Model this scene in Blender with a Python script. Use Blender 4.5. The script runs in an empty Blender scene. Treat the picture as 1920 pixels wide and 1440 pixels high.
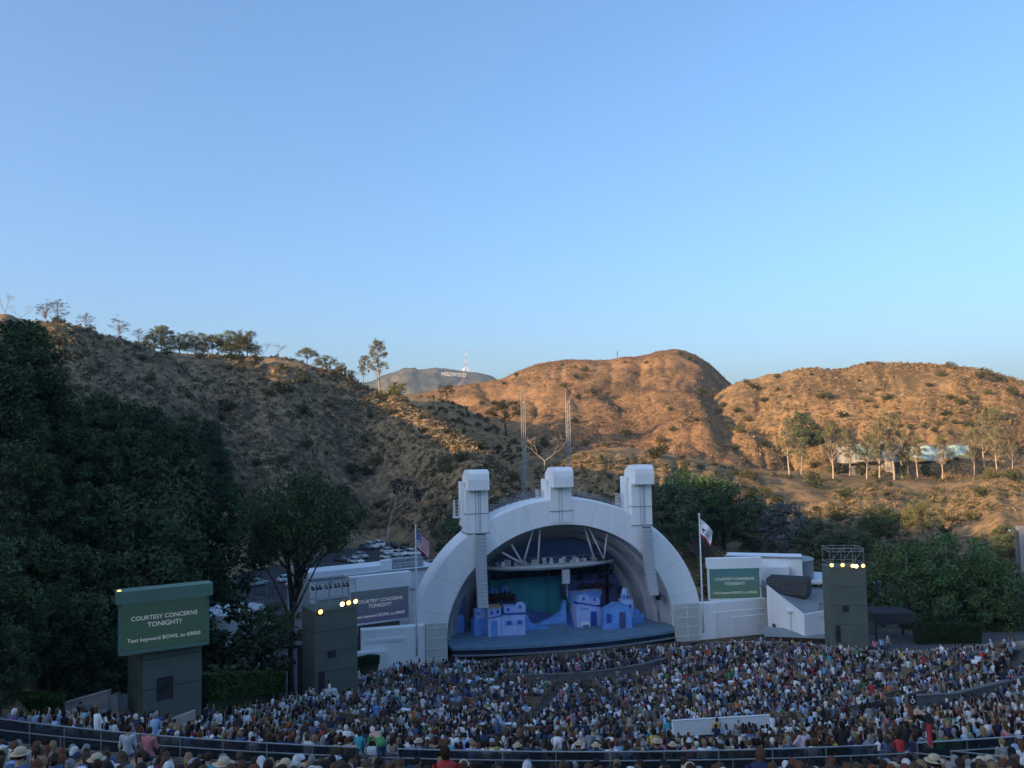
import bpy, bmesh, math, random
import numpy as np
from mathutils import Vector, Matrix, Euler

# ------------------------------------------------------------------ camera
PITCH, ROLL, FPX = math.atan(105 / 1553), math.atan(.021), 1553.0
CAMZ = 28.0
cam_d = bpy.data.cameras.new('camera'); cam = bpy.data.objects.new('camera', cam_d)
bpy.context.scene.collection.objects.link(cam)
F0 = np.array([0, math.cos(PITCH), math.sin(PITCH)]); U0 = np.array([0, -math.sin(PITCH), math.cos(PITCH)]); X0 = np.array([1.0, 0, 0])
UP = math.cos(ROLL) * U0 + math.sin(ROLL) * X0
RT = math.cos(ROLL) * X0 - math.sin(ROLL) * U0
CAM = np.array([0, 0, CAMZ])
cam.matrix_world = Matrix(((RT[0], UP[0], -F0[0], 0), (RT[1], UP[1], -F0[1], 0), (RT[2], UP[2], -F0[2], CAMZ), (0, 0, 0, 1)))
cam_d.sensor_width = 36.0; cam_d.sensor_fit = 'HORIZONTAL'
cam_d.lens = 36.0 * FPX / 1920.0
cam_d.clip_start = 0.1; cam_d.clip_end = 30000
S = bpy.context.scene
S.camera = cam

# ------------------------------------------------------------------ sky, sun, exposure
SUN_EL, SUN_AZ = math.radians(13.0), math.radians(237.0)     # compass: 0 = +Y (into the picture), clockwise
world = bpy.data.worlds.new('World'); S.world = world; world.use_nodes = True
wn = world.node_tree
bg = wn.nodes['Background']; bg.inputs['Strength'].default_value = 0.15
sky = wn.nodes.new('ShaderNodeTexSky'); sky.sky_type = 'NISHITA'; sky.sun_disc = False
sky.sun_elevation = SUN_EL; sky.sun_rotation = SUN_AZ
sky.altitude = 200; sky.air_density = 1.0; sky.dust_density = 4.0; sky.ozone_density = 5.4
gam = wn.nodes.new('ShaderNodeGamma'); gam.inputs['Gamma'].default_value = .85
wn.links.new(sky.outputs[0], gam.inputs['Color']); wn.links.new(gam.outputs[0], bg.inputs['Color'])
sun_d = bpy.data.lights.new('sun', 'SUN'); sun_d.energy = 3.4; sun_d.angle = math.radians(0.5); sun_d.color = (1.0, .66, .33)
sun = bpy.data.objects.new('sun', sun_d); S.collection.objects.link(sun)
SUNV = Vector((math.sin(SUN_AZ) * math.cos(SUN_EL), math.cos(SUN_AZ) * math.cos(SUN_EL), math.sin(SUN_EL)))
sun.rotation_euler = SUNV.to_track_quat('Z', 'Y').to_euler()
vs = S.view_settings
vs.view_transform = 'Standard'; vs.look = 'None'; vs.gamma = 1.0; vs.use_curve_mapping = False
vs.exposure = 1.53
S.render.engine = 'CYCLES'
S.cycles.use_denoising = True
S.cycles.max_bounces = 5; S.cycles.diffuse_bounces = 3; S.cycles.transparent_max_bounces = 8; S.cycles.volume_bounces = 0

# ------------------------------------------------------------------ pixel geometry
def ray(px, py): return F0 * FPX + RT * (px - 960) + UP * (720 - py)
def P(px, py, D):
    d = ray(px, py); return Vector(CAM + d * (D / d[1]))
def G(px, py, z):
    d = ray(px, py); return Vector(CAM + d * ((z - CAMZ) / d[2]))
def proj(p):
    d = np.asarray(p, float) - CAM; k = d @ F0
    return 960 + FPX * (d @ RT) / k, 720 - FPX * (d @ UP) / k
def yh(px): return 825 - .021 * (px - 960)

# ------------------------------------------------------------------ materials
MATS = {}
def nd(nt, t, **kw):
    n = nt.nodes.new(t)
    for k, v in kw.items(): setattr(n, k, v)
    return n
def base_mat(name, rough=.8, metal=0.0, spec=.25):
    m = bpy.data.materials.new(name); m.use_nodes = True; MATS[name] = m
    b = m.node_tree.nodes['Principled BSDF']
    b.inputs['Roughness'].default_value = rough; b.inputs['Metallic'].default_value = metal
    b.inputs['Specular IOR Level'].default_value = spec
    return m, m.node_tree, b
def M(name, c1, c2=None, scale=1.0, rough=.8, bump=0.0, bscale=None, metal=0.0, spec=.25, detail=5, lo=.35, hi=.65):
    m, nt, b = base_mat(name, rough, metal, spec)
    c2 = c2 or tuple(x * .82 for x in c1)
    tc = nd(nt, 'ShaderNodeTexCoord')
    n = nd(nt, 'ShaderNodeTexNoise'); n.inputs['Scale'].default_value = scale; n.inputs['Detail'].default_value = detail
    nt.links.new(tc.outputs['Object'], n.inputs['Vector'])
    r = nd(nt, 'ShaderNodeValToRGB'); r.color_ramp.elements[0].position = lo; r.color_ramp.elements[1].position = hi
    r.color_ramp.elements[0].color = (*c1, 1); r.color_ramp.elements[1].color = (*c2, 1)
    nt.links.new(n.outputs['Fac'], r.inputs['Fac']); nt.links.new(r.outputs[0], b.inputs['Base Color'])
    if bump:
        n2 = nd(nt, 'ShaderNodeTexNoise'); n2.inputs['Scale'].default_value = bscale or scale * 6; n2.inputs['Detail'].default_value = 4
        nt.links.new(tc.outputs['Object'], n2.inputs['Vector'])
        bp = nd(nt, 'ShaderNodeBump'); bp.inputs['Strength'].default_value = bump; bp.inputs['Distance'].default_value = .1
        nt.links.new(n2.outputs['Fac'], bp.inputs['Height']); nt.links.new(bp.outputs[0], b.inputs['Normal'])
    return m
def streak(name, sc=(1, 1, .12), c1=None, k=.55):
    "weather streaks: stretch the colour noise of a material vertically"
    nt = MATS[name].node_tree; n = [x for x in nt.nodes if x.type == 'TEX_NOISE'][0]; tc = [x for x in nt.nodes if x.type == 'TEX_COORD'][0]
    mp = nd(nt, 'ShaderNodeMapping'); mp.inputs['Scale'].default_value = sc; nt.links.new(tc.outputs['Object'], mp.inputs['Vector']); nt.links.new(mp.outputs[0], n.inputs['Vector']); n.inputs['Detail'].default_value = 8
def M_obj(name, rough=.75, var=.25, scale=14.0):
    "colour comes from the object's own colour, with a little noise"
    m, nt, b = base_mat(name, rough)
    oi = nd(nt, 'ShaderNodeObjectInfo'); tc = nd(nt, 'ShaderNodeTexCoord')
    n = nd(nt, 'ShaderNodeTexNoise'); n.inputs['Scale'].default_value = scale; n.inputs['Detail'].default_value = 4
    nt.links.new(tc.outputs['Object'], n.inputs['Vector'])
    mp = nd(nt, 'ShaderNodeMapRange'); mp.inputs['From Min'].default_value = .3; mp.inputs['From Max'].default_value = .7
    mp.inputs['To Min'].default_value = 1 - var; mp.inputs['To Max'].default_value = 1 + var
    nt.links.new(n.outputs['Fac'], mp.inputs['Value'])
    mx = nd(nt, 'ShaderNodeVectorMath', operation='SCALE')
    nt.links.new(oi.outputs['Color'], mx.inputs[0]); nt.links.new(mp.outputs[0], mx.inputs['Scale'])
    nt.links.new(mx.outputs[0], b.inputs['Base Color'])
    return m
def M_attr(name, rough=.85, tint=(1, 1, 1), objvar=0.0, trans=0.0):
    m, nt, b = base_mat(name, rough, spec=.15)
    a = nd(nt, 'ShaderNodeAttribute', attribute_name='Col')
    mx = nd(nt, 'ShaderNodeVectorMath', operation='MULTIPLY'); mx.inputs[1].default_value = tint
    nt.links.new(a.outputs['Color'], mx.inputs[0]); out = mx.outputs[0]
    if objvar:
        oi = nd(nt, 'ShaderNodeObjectInfo')
        mp = nd(nt, 'ShaderNodeMapRange'); mp.inputs['To Min'].default_value = 1 - objvar; mp.inputs['To Max'].default_value = 1 + objvar
        nt.links.new(oi.outputs['Random'], mp.inputs['Value'])
        sc = nd(nt, 'ShaderNodeVectorMath', operation='SCALE')
        nt.links.new(out, sc.inputs[0]); nt.links.new(mp.outputs[0], sc.inputs['Scale']); out = sc.outputs[0]
    nt.links.new(out, b.inputs['Base Color'])
    return m
def M_emit(name, c, e, base=(.02, .02, .02)):
    m, nt, b = base_mat(name, .5)
    b.inputs['Base Color'].default_value = (*base, 1)
    b.inputs['Emission Color'].default_value = (*c, 1); b.inputs['Emission Strength'].default_value = e
    return m

# ------------------------------------------------------------------ mesh helpers
C = S.collection
class MB:
    def __init__(s): s.v = []; s.f = []; s.m = []
    def add(s, vs, fs, mi=0):
        o = len(s.v); s.v += [tuple(v) for v in vs]; s.f += [tuple(i + o for i in f) for f in fs]; s.m += [mi] * len(fs); return s
    def box(s, x0, x1, y0, y1, z0, z1, mi=0):
        return s.add([(x0, y0, z0), (x1, y0, z0), (x1, y1, z0), (x0, y1, z0), (x0, y0, z1), (x1, y0, z1), (x1, y1, z1), (x0, y1, z1)],
                     [(0, 3, 2, 1), (4, 5, 6, 7), (0, 1, 5, 4), (1, 2, 6, 5), (2, 3, 7, 6), (3, 0, 4, 7)], mi)
    def bar(s, a, b, r=.03, n=5, mi=0): return s.tube([a, b], [r, r], n, mi)
    def tube(s, pts, rad, n=6, mi=0, cap=True):
        pts = [Vector(p) for p in pts]; o = len(s.v); rings = len(pts)
        for i, p in enumerate(pts):
            t = (pts[min(i + 1, rings - 1)] - pts[max(i - 1, 0)])
            t = t.normalized() if t.length > 1e-9 else Vector((0, 0, 1))
            a = t.cross(Vector((0, 0, 1)) if abs(t.z) < .9 else Vector((1, 0, 0))).normalized(); b = t.cross(a)
            r = rad[i] if hasattr(rad, '__len__') else rad
            for k in range(n):
                an = 2 * math.pi * k / n; s.v.append(tuple(p + a * (r * math.cos(an)) + b * (r * math.sin(an))))
        for i in range(rings - 1):
            for k in range(n):
                k2 = (k + 1) % n
                s.f.append((o + i * n + k, o + i * n + k2, o + (i + 1) * n + k2, o + (i + 1) * n + k)); s.m.append(mi)
        if cap:
            s.f.append(tuple(o + k for k in range(n))[::-1]); s.m.append(mi)
            s.f.append(tuple(o + (rings - 1) * n + k for k in range(n))); s.m.append(mi)
        return s
    def prism(s, poly, y0, y1, axis='y', mi=0):
        "poly of (a, b); extruded along axis y (a=x,b=z), x (a=y,b=z) or z (a=x,b=y)"
        n = len(poly)
        def pt(a, b, e): return (a, e, b) if axis == 'y' else ((e, a, b) if axis == 'x' else (a, b, e))
        vs = [pt(a, b, y0) for a, b in poly] + [pt(a, b, y1) for a, b in poly]
        fs = [tuple(range(n)), tuple(range(2 * n - 1, n - 1, -1))]
        fs += [(i, i + n, (i + 1) % n + n, (i + 1) % n) for i in range(n)]
        return s.add(vs, fs, mi)
    def grid(s, fn, nu, nv, mi=0):
        vs = [fn(i / nu, j / nv) for j in range(nv + 1) for i in range(nu + 1)]
        w = nu + 1
        fs = [(j * w + i, j * w + i + 1, (j + 1) * w + i + 1, (j + 1) * w + i) for j in range(nv) for i in range(nu)]
        return s.add(vs, fs, mi)
    def ball(s, c, r, nu=10, nv=7, mi=0):
        r = r if hasattr(r, '__len__') else (r, r, r)
        return s.grid(lambda u, v: (c[0] + r[0] * math.cos(2 * math.pi * u) * math.sin(math.pi * v), c[1] + r[1] * math.sin(2 * math.pi * u) * math.sin(math.pi * v), c[2] + r[2] * math.cos(math.pi * v)), nu, nv, mi)
    def mesh(s, name, mats, smooth=False, fix=True):
        me = bpy.data.meshes.new(name); me.from_pydata(s.v, [], s.f)
        for m in (mats if isinstance(mats, (list, tuple)) else [mats]): me.materials.append(MATS[m] if isinstance(m, str) else m)
        if any(s.m): me.polygons.foreach_set('material_index', s.m)
        if fix:
            bm = bmesh.new(); bm.from_mesh(me); bmesh.ops.recalc_face_normals(bm, faces=bm.faces); bm.to_mesh(me); bm.free()
        if smooth: me.polygons.foreach_set('use_smooth', [True] * len(me.polygons))
        me.update(); return me
def link(name, me, parent=None, loc=None, rotz=0.0, color=None):
    o = bpy.data.objects.new(name, me); C.objects.link(o)
    if parent is not None: o.parent = parent
    if loc is not None: o.location = loc
    if rotz: o.rotation_euler = (0, 0, rotz)
    if color is not None: o.color = (*color, 1)
    return o
def part(name, mb, mats, parent, smooth=False, **kw): return link(name, mb.mesh(name, mats, smooth), parent, **kw)
def tag(o, label, cat, group=None):
    o['label'] = label; o['category'] = cat
    if group: o['group'] = group
    return o
def thing(name, label, cat, loc=(0, 0, 0), rotz=0.0, group=None):
    o = bpy.data.objects.new(name, None); C.objects.link(o); o.location = loc; o.rotation_euler = (0, 0, rotz); o.empty_display_size = .2
    return tag(o, label, cat, group)
def struct(o): o['kind'] = 'structure'; return o
def np_mesh(name, V, Fq, mats, cols=None, smooth=False, mi=None):
    "fast mesh from numpy arrays; Fq is (n,3) or (n,4); cols per vertex"
    me = bpy.data.meshes.new(name); V = np.asarray(V, np.float32); Fq = np.asarray(Fq, np.int32); k = Fq.shape[1]
    me.vertices.add(len(V)); me.vertices.foreach_set('co', V.ravel())
    me.loops.add(Fq.size); me.loops.foreach_set('vertex_index', Fq.ravel())
    me.polygons.add(len(Fq)); me.polygons.foreach_set('loop_start', np.arange(0, Fq.size, k, dtype=np.int32))
    for m in (mats if isinstance(mats, (list, tuple)) else [mats]): me.materials.append(MATS[m] if isinstance(m, str) else m)
    if mi is not None: me.polygons.foreach_set('material_index', np.asarray(mi, np.int32))
    if smooth: me.polygons.foreach_set('use_smooth', np.ones(len(Fq), bool))
    me.update(calc_edges=True)
    if cols is not None:
        a = me.color_attributes.new('Col', 'FLOAT_COLOR', 'POINT')
        c4 = np.ones((len(V), 4), np.float32); c4[:, :3] = cols; a.data.foreach_set('color', c4.ravel())
    return me
def copy_tree(o, parent=None):
    c = o.copy(); C.objects.link(c)
    if parent is not None: c.parent = parent
    for ch in list(o.children): copy_tree(ch, c)
    return c
def text_mesh(txt, size, name='lettering', mat=None, extrude=.01, align='CENTER'):
    cu = bpy.data.curves.new('t', 'FONT'); cu.body = txt; cu.size = size; cu.extrude = extrude; cu.align_x = align; cu.resolution_u = 3
    o = bpy.data.objects.new('t', cu); C.objects.link(o)
    dg = bpy.context.evaluated_depsgraph_get(); me = bpy.data.meshes.new_from_object(o.evaluated_get(dg)); me.name = name
    bpy.data.objects.remove(o); bpy.data.curves.remove(cu)
    me.materials.clear(); me.materials.append(MATS[mat]); return me
rnd = random.Random(7)
rng = np.random.default_rng(11)

# value noise
def vnoise(x, y, seed=0):
    xi = np.floor(x).astype(np.int64); yi = np.floor(y).astype(np.int64); fx = x - xi; fy = y - yi
    fx = fx * fx * (3 - 2 * fx); fy = fy * fy * (3 - 2 * fy)
    def h(a, b):
        n = (a * 374761393 + b * 668265263 + seed * 1442695041) & 0xffffffff
        n = ((n ^ (n >> 13)) * 1274126177) & 0xffffffff
        return ((n ^ (n >> 16)) & 0xffff) / 65535.0
    return (h(xi, yi) * (1 - fx) + h(xi + 1, yi) * fx) * (1 - fy) + (h(xi, yi + 1) * (1 - fx) + h(xi + 1, yi + 1) * fx) * fy
def fbm(x, y, seed=0, octv=4):
    s = 0.0; a = .5
    for i in range(octv): s = s + a * vnoise(x * 2 ** i, y * 2 ** i, seed + i); a *= .5
    return s
# ================================================================== TERRAIN
def hill_mat(name, grass, grass2, scrub, s1=.03, s2=.35, thr=.5, wid=.06, seed=0.0, bump=.6):
    m, nt, b = base_mat(name, .95, spec=.05)
    tc = nd(nt, 'ShaderNodeTexCoord'); mp = nd(nt, 'ShaderNodeMapping'); mp.inputs['Location'].default_value = (seed, seed * 2, 0)
    nt.links.new(tc.outputs['Object'], mp.inputs['Vector'])
    def noise(sc, det=6):
        n = nd(nt, 'ShaderNodeTexNoise'); n.inputs['Scale'].default_value = sc; n.inputs['Detail'].default_value = det; n.inputs['Roughness'].default_value = .65
        nt.links.new(mp.outputs[0], n.inputs['Vector']); return n.outputs['Fac']
    r1 = nd(nt, 'ShaderNodeValToRGB'); r1.color_ramp.elements[0].position = .38; r1.color_ramp.elements[1].position = .62
    r1.color_ramp.elements[0].color = (*grass, 1); r1.color_ramp.elements[1].color = (*grass2, 1)
    nt.links.new(noise(s2 * .6, 8), r1.inputs['Fac'])
    r2 = nd(nt, 'ShaderNodeValToRGB'); r2.color_ramp.elements[0].position = thr - wid; r2.color_ramp.elements[1].position = thr + wid
    r2.color_ramp.elements[0].color = (0, 0, 0, 1); r2.color_ramp.elements[1].color = (1, 1, 1, 1)
    ad = nd(nt, 'ShaderNodeMath', operation='ADD'); ml = nd(nt, 'ShaderNodeMath', operation='MULTIPLY'); ml.inputs[1].default_value = .5
    nt.links.new(noise(s1, 5), ad.inputs[0]); nt.links.new(noise(s2, 6), ad.inputs[1]); nt.links.new(ad.outputs[0], ml.inputs[0])
    nt.links.new(ml.outputs[0], r2.inputs['Fac'])
    mx = nd(nt, 'ShaderNodeMix', data_type='RGBA')
    nt.links.new(r2.outputs[0], mx.inputs['Factor']); nt.links.new(r1.outputs[0], mx.inputs[6]); mx.inputs[7].default_value = (*scrub, 1)
    nt.links.new(mx.outputs[2], b.inputs['Base Color'])
    bp = nd(nt, 'ShaderNodeBump'); bp.inputs['Strength'].default_value = bump; bp.inputs['Distance'].default_value = 1.2
    nt.links.new(noise(.9, 6), bp.inputs['Height']); nt.links.new(bp.outputs[0], b.inputs['Normal'])
    return m
hill_mat('dry_hill_a', (.42, .30, .16), (.27, .18, .105), (.15, .115, .075), s2=.5, thr=.50, wid=.04, seed=3, bump=.9)
hill_mat('dry_hill_c', (.36, .21, .10), (.25, .14, .068), (.14, .088, .05), s1=.02, thr=.51, wid=.05, seed=9, bump=.8)
hill_mat('dry_hill_d', (.38, .235, .11), (.26, .155, .076), (.14, .098, .054), s1=.02, thr=.51, wid=.05, seed=17, bump=.8)
hill_mat('dry_hill_e', (.36, .24, .12), (.24, .16, .085), (.13, .10, .055), thr=.52, seed=29)
hill_mat('far_mountain', (.15, .11, .07), (.09, .075, .05), (.045, .05, .035), s1=.004, s2=.02, thr=.49, seed=41)
M('dirt', (.10, .075, .05), (.06, .05, .035), scale=.2, rough=.95, bump=.4, bscale=2.0)
M('asphalt', (.045, .045, .047), (.06, .06, .06), scale=.5, rough=.9, bump=.2, bscale=30)
M('concrete', (.36, .35, .33), (.26, .255, .24), scale=.8, rough=.85, bump=.15, bscale=20)
M('concrete_dark', (.16, .155, .15), (.11, .105, .10), scale=.8, rough=.9, bump=.2, bscale=20)

def cz(px, py, D): return P(px, py, D).z
def phi_of(px): return math.atan((px - 960) / FPX)
class Hill:
    def __init__(s, cols, gul=0.0, gs=30.0, amp=1.5, seed=0, smooth=1.0, fine=.28):
        # cols: list of (phi, [(rho, z), ...])
        ph = np.array([c[0] for c in cols]); K = np.array([c[1] for c in cols], float)
        s.p0, s.p1 = ph[0], ph[-1]
        n = max(60, int(math.degrees(s.p1 - s.p0) * 6)); s.ph = np.linspace(s.p0, s.p1, n)
        s.K = np.stack([[np.interp(s.ph, ph, K[:, k, j]) for j in (0, 1)] for k in range(K.shape[1])], 0)   # knot, (rho,z), phi
        w = int(smooth * 6)
        if w > 0:
            ker = np.hanning(2 * w + 3)[1:-1]; ker /= ker.sum(); pad = len(ker) // 2
            for k in range(s.K.shape[0]):
                for j in (0, 1):
                    a = np.pad(s.K[k, j], pad, mode='edge'); s.K[k, j] = np.convolve(a, ker, 'valid')
        s.gul, s.gs, s.amp, s.seed, s.fine = gul, gs, amp, seed, fine
    def knots(s, phi): return np.array([[np.interp(phi, s.ph, s.K[k, j]) for j in (0, 1)] for k in range(s.K.shape[0])])  # knot,2,n
    def z(s, phi, rho):
        phi = np.atleast_1d(phi); rho = np.atleast_1d(rho); kn = s.knots(phi); nk = kn.shape[0]
        R_, Z_ = kn[:, 0], kn[:, 1]
        sl = (Z_[1:] - Z_[:-1]) / np.maximum(R_[1:] - R_[:-1], 1e-3)
        T = np.zeros_like(Z_); T[0] = sl[0]; T[-1] = sl[-1]
        for k in range(1, nk - 1):
            same = sl[k - 1] * sl[k] > 0
            T[k] = np.where(same, 2 * sl[k - 1] * sl[k] / (sl[k - 1] + sl[k] + 1e-9 * np.sign(sl[k])), 0)
        out = np.full(rho.shape, -1e3)
        for k in range(nk - 1):
            h = np.maximum(R_[k + 1] - R_[k], 1e-3); t = (rho - R_[k]) / h; inn = (t >= 0) & (t <= 1); t = np.clip(t, 0, 1)
            zz = (2 * t**3 - 3 * t**2 + 1) * Z_[k] + (t**3 - 2 * t**2 + t) * h * T[k] + (-2 * t**3 + 3 * t**2) * Z_[k + 1] + (t**3 - t**2) * h * T[k + 1]
            out = np.where(inn, zz, out)
        x = rho * np.sin(phi); y = rho * np.cos(phi)
        ridge = R_[-3]; w = np.clip((rho - R_[0]) / (.3 * (ridge - R_[0])), 0, 1) * (1 - .75 * np.clip((rho - .8 * ridge) / (.2 * ridge), 0, 1))
        if s.gul:
            a = phi * ridge / s.gs; warp = fbm(x / 60, y / 60, s.seed + 5, 3) * 1.6
            g = 1 - np.abs(2 * vnoise(a + warp, rho / (s.gs * 5) + warp * .5, s.seed) - 1)
            g2 = 1 - np.abs(2 * vnoise(a * 2.7 + warp, rho / (s.gs * 2) + 7, s.seed + 3) - 1)
            g3 = 1 - np.abs(2 * vnoise(a * 6.3 + 1.7 * warp, rho / (s.gs * .9) + 3, s.seed + 13) - 1)
            out = out - s.gul * w * (g**1.5 + .45 * g2**1.5 + s.fine * g3**2 - .45)
        out = out + s.amp * (.35 + .65 * w) * (2 * fbm(x / 14, y / 14, s.seed + 9, 4) - .94)
        inside = (phi >= s.p0) & (phi <= s.p1)
        return np.where(inside, out, -1e3)
    def build(s, name, mat, nphi, nrho):
        ph = np.linspace(s.p0, s.p1, nphi); kn = s.knots(ph); r0, r1 = kn[0, 0], kn[-1, 0]; ridge = kn[-3, 0]
        t = np.linspace(0, 1, nrho)
        # rows run foot -> ridge -> back, three quarters of them on the near side
        rr = np.where(t[:, None] < .75, r0 + (ridge - r0) * (t[:, None] / .75), ridge + (r1 - ridge) * ((t[:, None] - .75) / .25))
        PH = np.broadcast_to(ph, rr.shape); Z = s.z(PH.ravel(), rr.ravel()).reshape(rr.shape)
        Z = np.where(Z < -500, -6, Z)
        V = np.stack([rr * np.sin(PH), rr * np.cos(PH), Z], -1).reshape(-1, 3)
        i, j = np.meshgrid(np.arange(nphi - 1), np.arange(nrho - 1)); a = (j * nphi + i).ravel()
        Fq = np.stack([a, a + 1, a + 1 + nphi, a + nphi], 1)
        return struct(link(name, np_mesh(name, V, Fq, mat, smooth=True)))
def ridge_cols(data, knotf):
    out = []
    for d in data:
        px, py, rho = d[:3]; ph = phi_of(px); zr = cz(px, py, rho * math.cos(ph)); out.append((ph, knotf(px, rho, zr, *d[3:])))
    return out
D2 = math.radians
colsA = [(D2(-150), [(70, 30), (140, 60), (225, 93), (320, 60), (450, -8)]),  # out-of-view part of the hill, heights shaped to shade bowl and shell
         (D2(-120), [(56, 27), (140, 60), (225, 94), (320, 62), (450, -8)]),
         (D2(-90), [(44, 25), (130, 58), (225, 92), (320, 62), (450, -8)]),
         (D2(-60), [(45, 21), (140, 46), (240, 80), (340, 60), (470, -8)]),
         (D2(-45), [(48, 17), (150, 36), (285, 60), (390, 48), (520, -8)]),
         (D2(-37), [(47, 15), (155, 36), (315, 59), (410, 48), (530, -8)])]  # dip shaped into the unseen ridge to let sun onto the left slope
colsA += ridge_cols([(0, 597, 345, 50, 13, 165, 38), (120, 622, 350, 56, 10, 175, 35), (200, 642, 355, 66, 7, 185, 31), (300, 660, 355, 92, 0, 205, 28), (350, 661, 355, 150, -1.5, 232, 26), (400, 662, 355, 192, -1.5, 248, 25),
                     (500, 672, 350, 212, -1.5, 256, 22), (560, 676, 348, 215, -1.5, 262, 21), (640, 702, 342, 240, -1.5, 280, 18), (690, 724, 336, 245, -1.5, 285, 18), (750, 740, 325, 236, -1.5, 275, 18),
                     (800, 772, 310, 215, -1.5, 255, 16), (850, 803, 290, 195, -1.5, 235, 14), (900, 838, 268, 178, -1.5, 215, 11.5), (950, 882, 245, 170, -1.5, 200, 8), (1000, 925, 228, 168, -2, 190, 4), (1060, 990, 220, 170, -3, 190, -1)],
                    lambda px, rho, zr, rf, zf, rm, zm: [(rf, zf), (rm, zm), (rho, zr), (rho + 90, zr - 16), (rho + 210, -10)])
HA = Hill(colsA, gul=5, gs=26, amp=2.4, seed=1, smooth=.8)
HB = Hill(ridge_cols([(600, 745, 430), (740, 739, 420), (800, 742, 410), (850, 757, 400), (900, 783, 385), (950, 810, 370), (1000, 838, 350), (1050, 862, 335), (1140, 890, 330)],
                     lambda px, rho, zr: [(230, -3), (300, 8), (rho, zr), (rho + 80, zr - 16), (rho + 200, -10)]), gul=2, gs=30, amp=1.6, seed=21)
HE = Hill(ridge_cols([(960, 905, 270), (1000, 884, 272), (1060, 866, 275), (1100, 850, 280), (1160, 846, 284), (1250, 850, 290), (1300, 866, 293), (1350, 880, 296), (1420, 893, 300), (1500, 897, 304), (1600, 903, 310), (1700, 903, 316), (1800, 903, 322), (1860, 893, 326), (1920, 880, 330), (2100, 865, 340), (2500, 850, 370)],
                     lambda px, rho, zr: [(rho * .52, -2), (rho * .74, zr * .42), (rho, zr), (rho * 1.16, zr + .3), (rho * 1.6, zr - 8)]), gul=4, gs=24, amp=1.6, seed=33)
HC = Hill(ridge_cols([(600, 770, 660), (700, 745, 655), (780, 735, 650), (850, 727, 650), (900, 719, 650), (950, 706, 650), (975, 692, 650), (1010, 680, 650), (1050, 673, 650), (1150, 672, 650), (1200, 667, 650), (1240, 659, 650), (1275, 656, 650), (1310, 666, 650), (1340, 687, 650), (1370, 716, 650), (1420, 765, 650), (1520, 830, 650)],
                     lambda px, rho, zr: [(290, 8), (440, 8 + (zr - 8) * .45), (rho, zr), (rho + 130, zr - 22), (rho + 330, -10)]), gul=7.5, gs=56, amp=2.6, seed=57, fine=.14, smooth=.5)
HD = Hill(ridge_cols([(1180, 880, 500), (1250, 815, 505), (1300, 768, 510), (1340, 738, 515), (1370, 718, 520), (1400, 709, 520), (1440, 698, 520), (1500, 689, 520), (1560, 684, 520), (1640, 682, 520), (1700, 685, 520), (1800, 684, 520), (1850, 694, 520), (1920, 708, 520), (2050, 735, 520), (2300, 760, 530), (2600, 790, 540)],
                     lambda px, rho, zr: [(300, 3), (352, 9.5), (420, 10 + (zr - 10) * .42), (rho, zr), (rho + 110, zr - 18), (rho + 300, -10)]), gul=8, gs=40, amp=2.8, seed=71, fine=.22, smooth=.6)
HM = Hill(ridge_cols([(150, 720, 3700), (300, 700, 3700), (400, 692, 3700), (520, 684, 3700), (600, 706, 3700), (690, 716, 3650), (740, 694, 3620), (770, 688, 3600), (800, 692, 3600), (820, 689, 3600), (860, 690, 3600), (900, 697, 3600), (925, 704, 3600), (945, 716, 3600), (1000, 742, 3600), (1100, 765, 3600), (1300, 800, 3600)],
                     lambda px, rho, zr: [(rho - 1100, -10), (rho - 480, zr * .45), (rho, zr), (rho + 300, zr - 70), (rho + 900, -10)]), gul=60, gs=190, amp=9, seed=83, smooth=.3)
HA.build('hill', 'dry_hill_a', 520, 130); HB.build('hill', 'dry_hill_e', 150, 60); HE.build('hill', 'dry_hill_e', 320, 100)
HC.build('hill', 'dry_hill_c', 360, 170); HD.build('hill', 'dry_hill_d', 400, 170); HM.build('mountain', 'far_mountain', 300, 80)

# ---- amphitheatre bowl (circular rows about the stage)
BC = (7.0, 112.0)
PR = np.array([0, 8, 12, 20, 37, 50, 62, 82, 84, 90, 92, 96, 104, 112, 125, 140.]); PZ = np.array([-1.2, -1.2, -1.1, .2, 3.0, 6.0, 9.0, 15.9, 16.5, 18.3, 18.95, 20.4, 23.3, 26.35, 31, 36.])
LB_r = np.array([0, 20, 31.4, 45, 59, 73, 87.5, 107, 140.]); LB_a = np.array([88, 66, 49, 35.5, 28.5, 24, 20.5, 18, 16.])
def th_left(r): return -np.radians(np.interp(r, LB_r, LB_a))
def th_right(r): return np.radians(np.interp(r, [0, 13, 21, 30, 40, 60, 140], [92, 91, 87, 71, 57, 55.5, 55.5]))
def bowl_pt(r, th): return BC[0] + r * math.sin(th), BC[1] - r * math.cos(th)
def bowl_polar(x, y): return math.hypot(x - BC[0], y - BC[1]), math.atan2(x - BC[0], BC[1] - y)
ROWS = []
r = 13.0
while r < 51.2: ROWS.append((r, r + 1.1, 'box')); r += 1.1
R_BOX = r
while r < 124: ROWS.append((r, r + .86, 'bench')); r += .86
ROW_Z = [float(np.interp((a + b) / 2, PR, PZ)) for a, b, k in ROWS]
def bowl_z(x, y):
    r, th = bowl_polar(x, y)
    if r > 124 or th < th_left(r) - .002 or th > th_right(r): return None
    if r < 13: return -1.2
    i = int((r - 13) / 1.1) if r < R_BOX else int(round((R_BOX - 13) / 1.1)) + int((r - R_BOX) / .86)
    return ROW_Z[min(i, len(ROW_Z) - 1)]
def ground_z(x, y):
    b = bowl_z(x, y)
    if b is not None: return b
    ph, rho = math.atan2(x, y), math.hypot(x, y); z = -1.5
    for h in (HA, HB, HE, HC, HD, HM): z = max(z, float(h.z(np.array([ph]), np.array([rho]))[0]))
    return z
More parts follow.
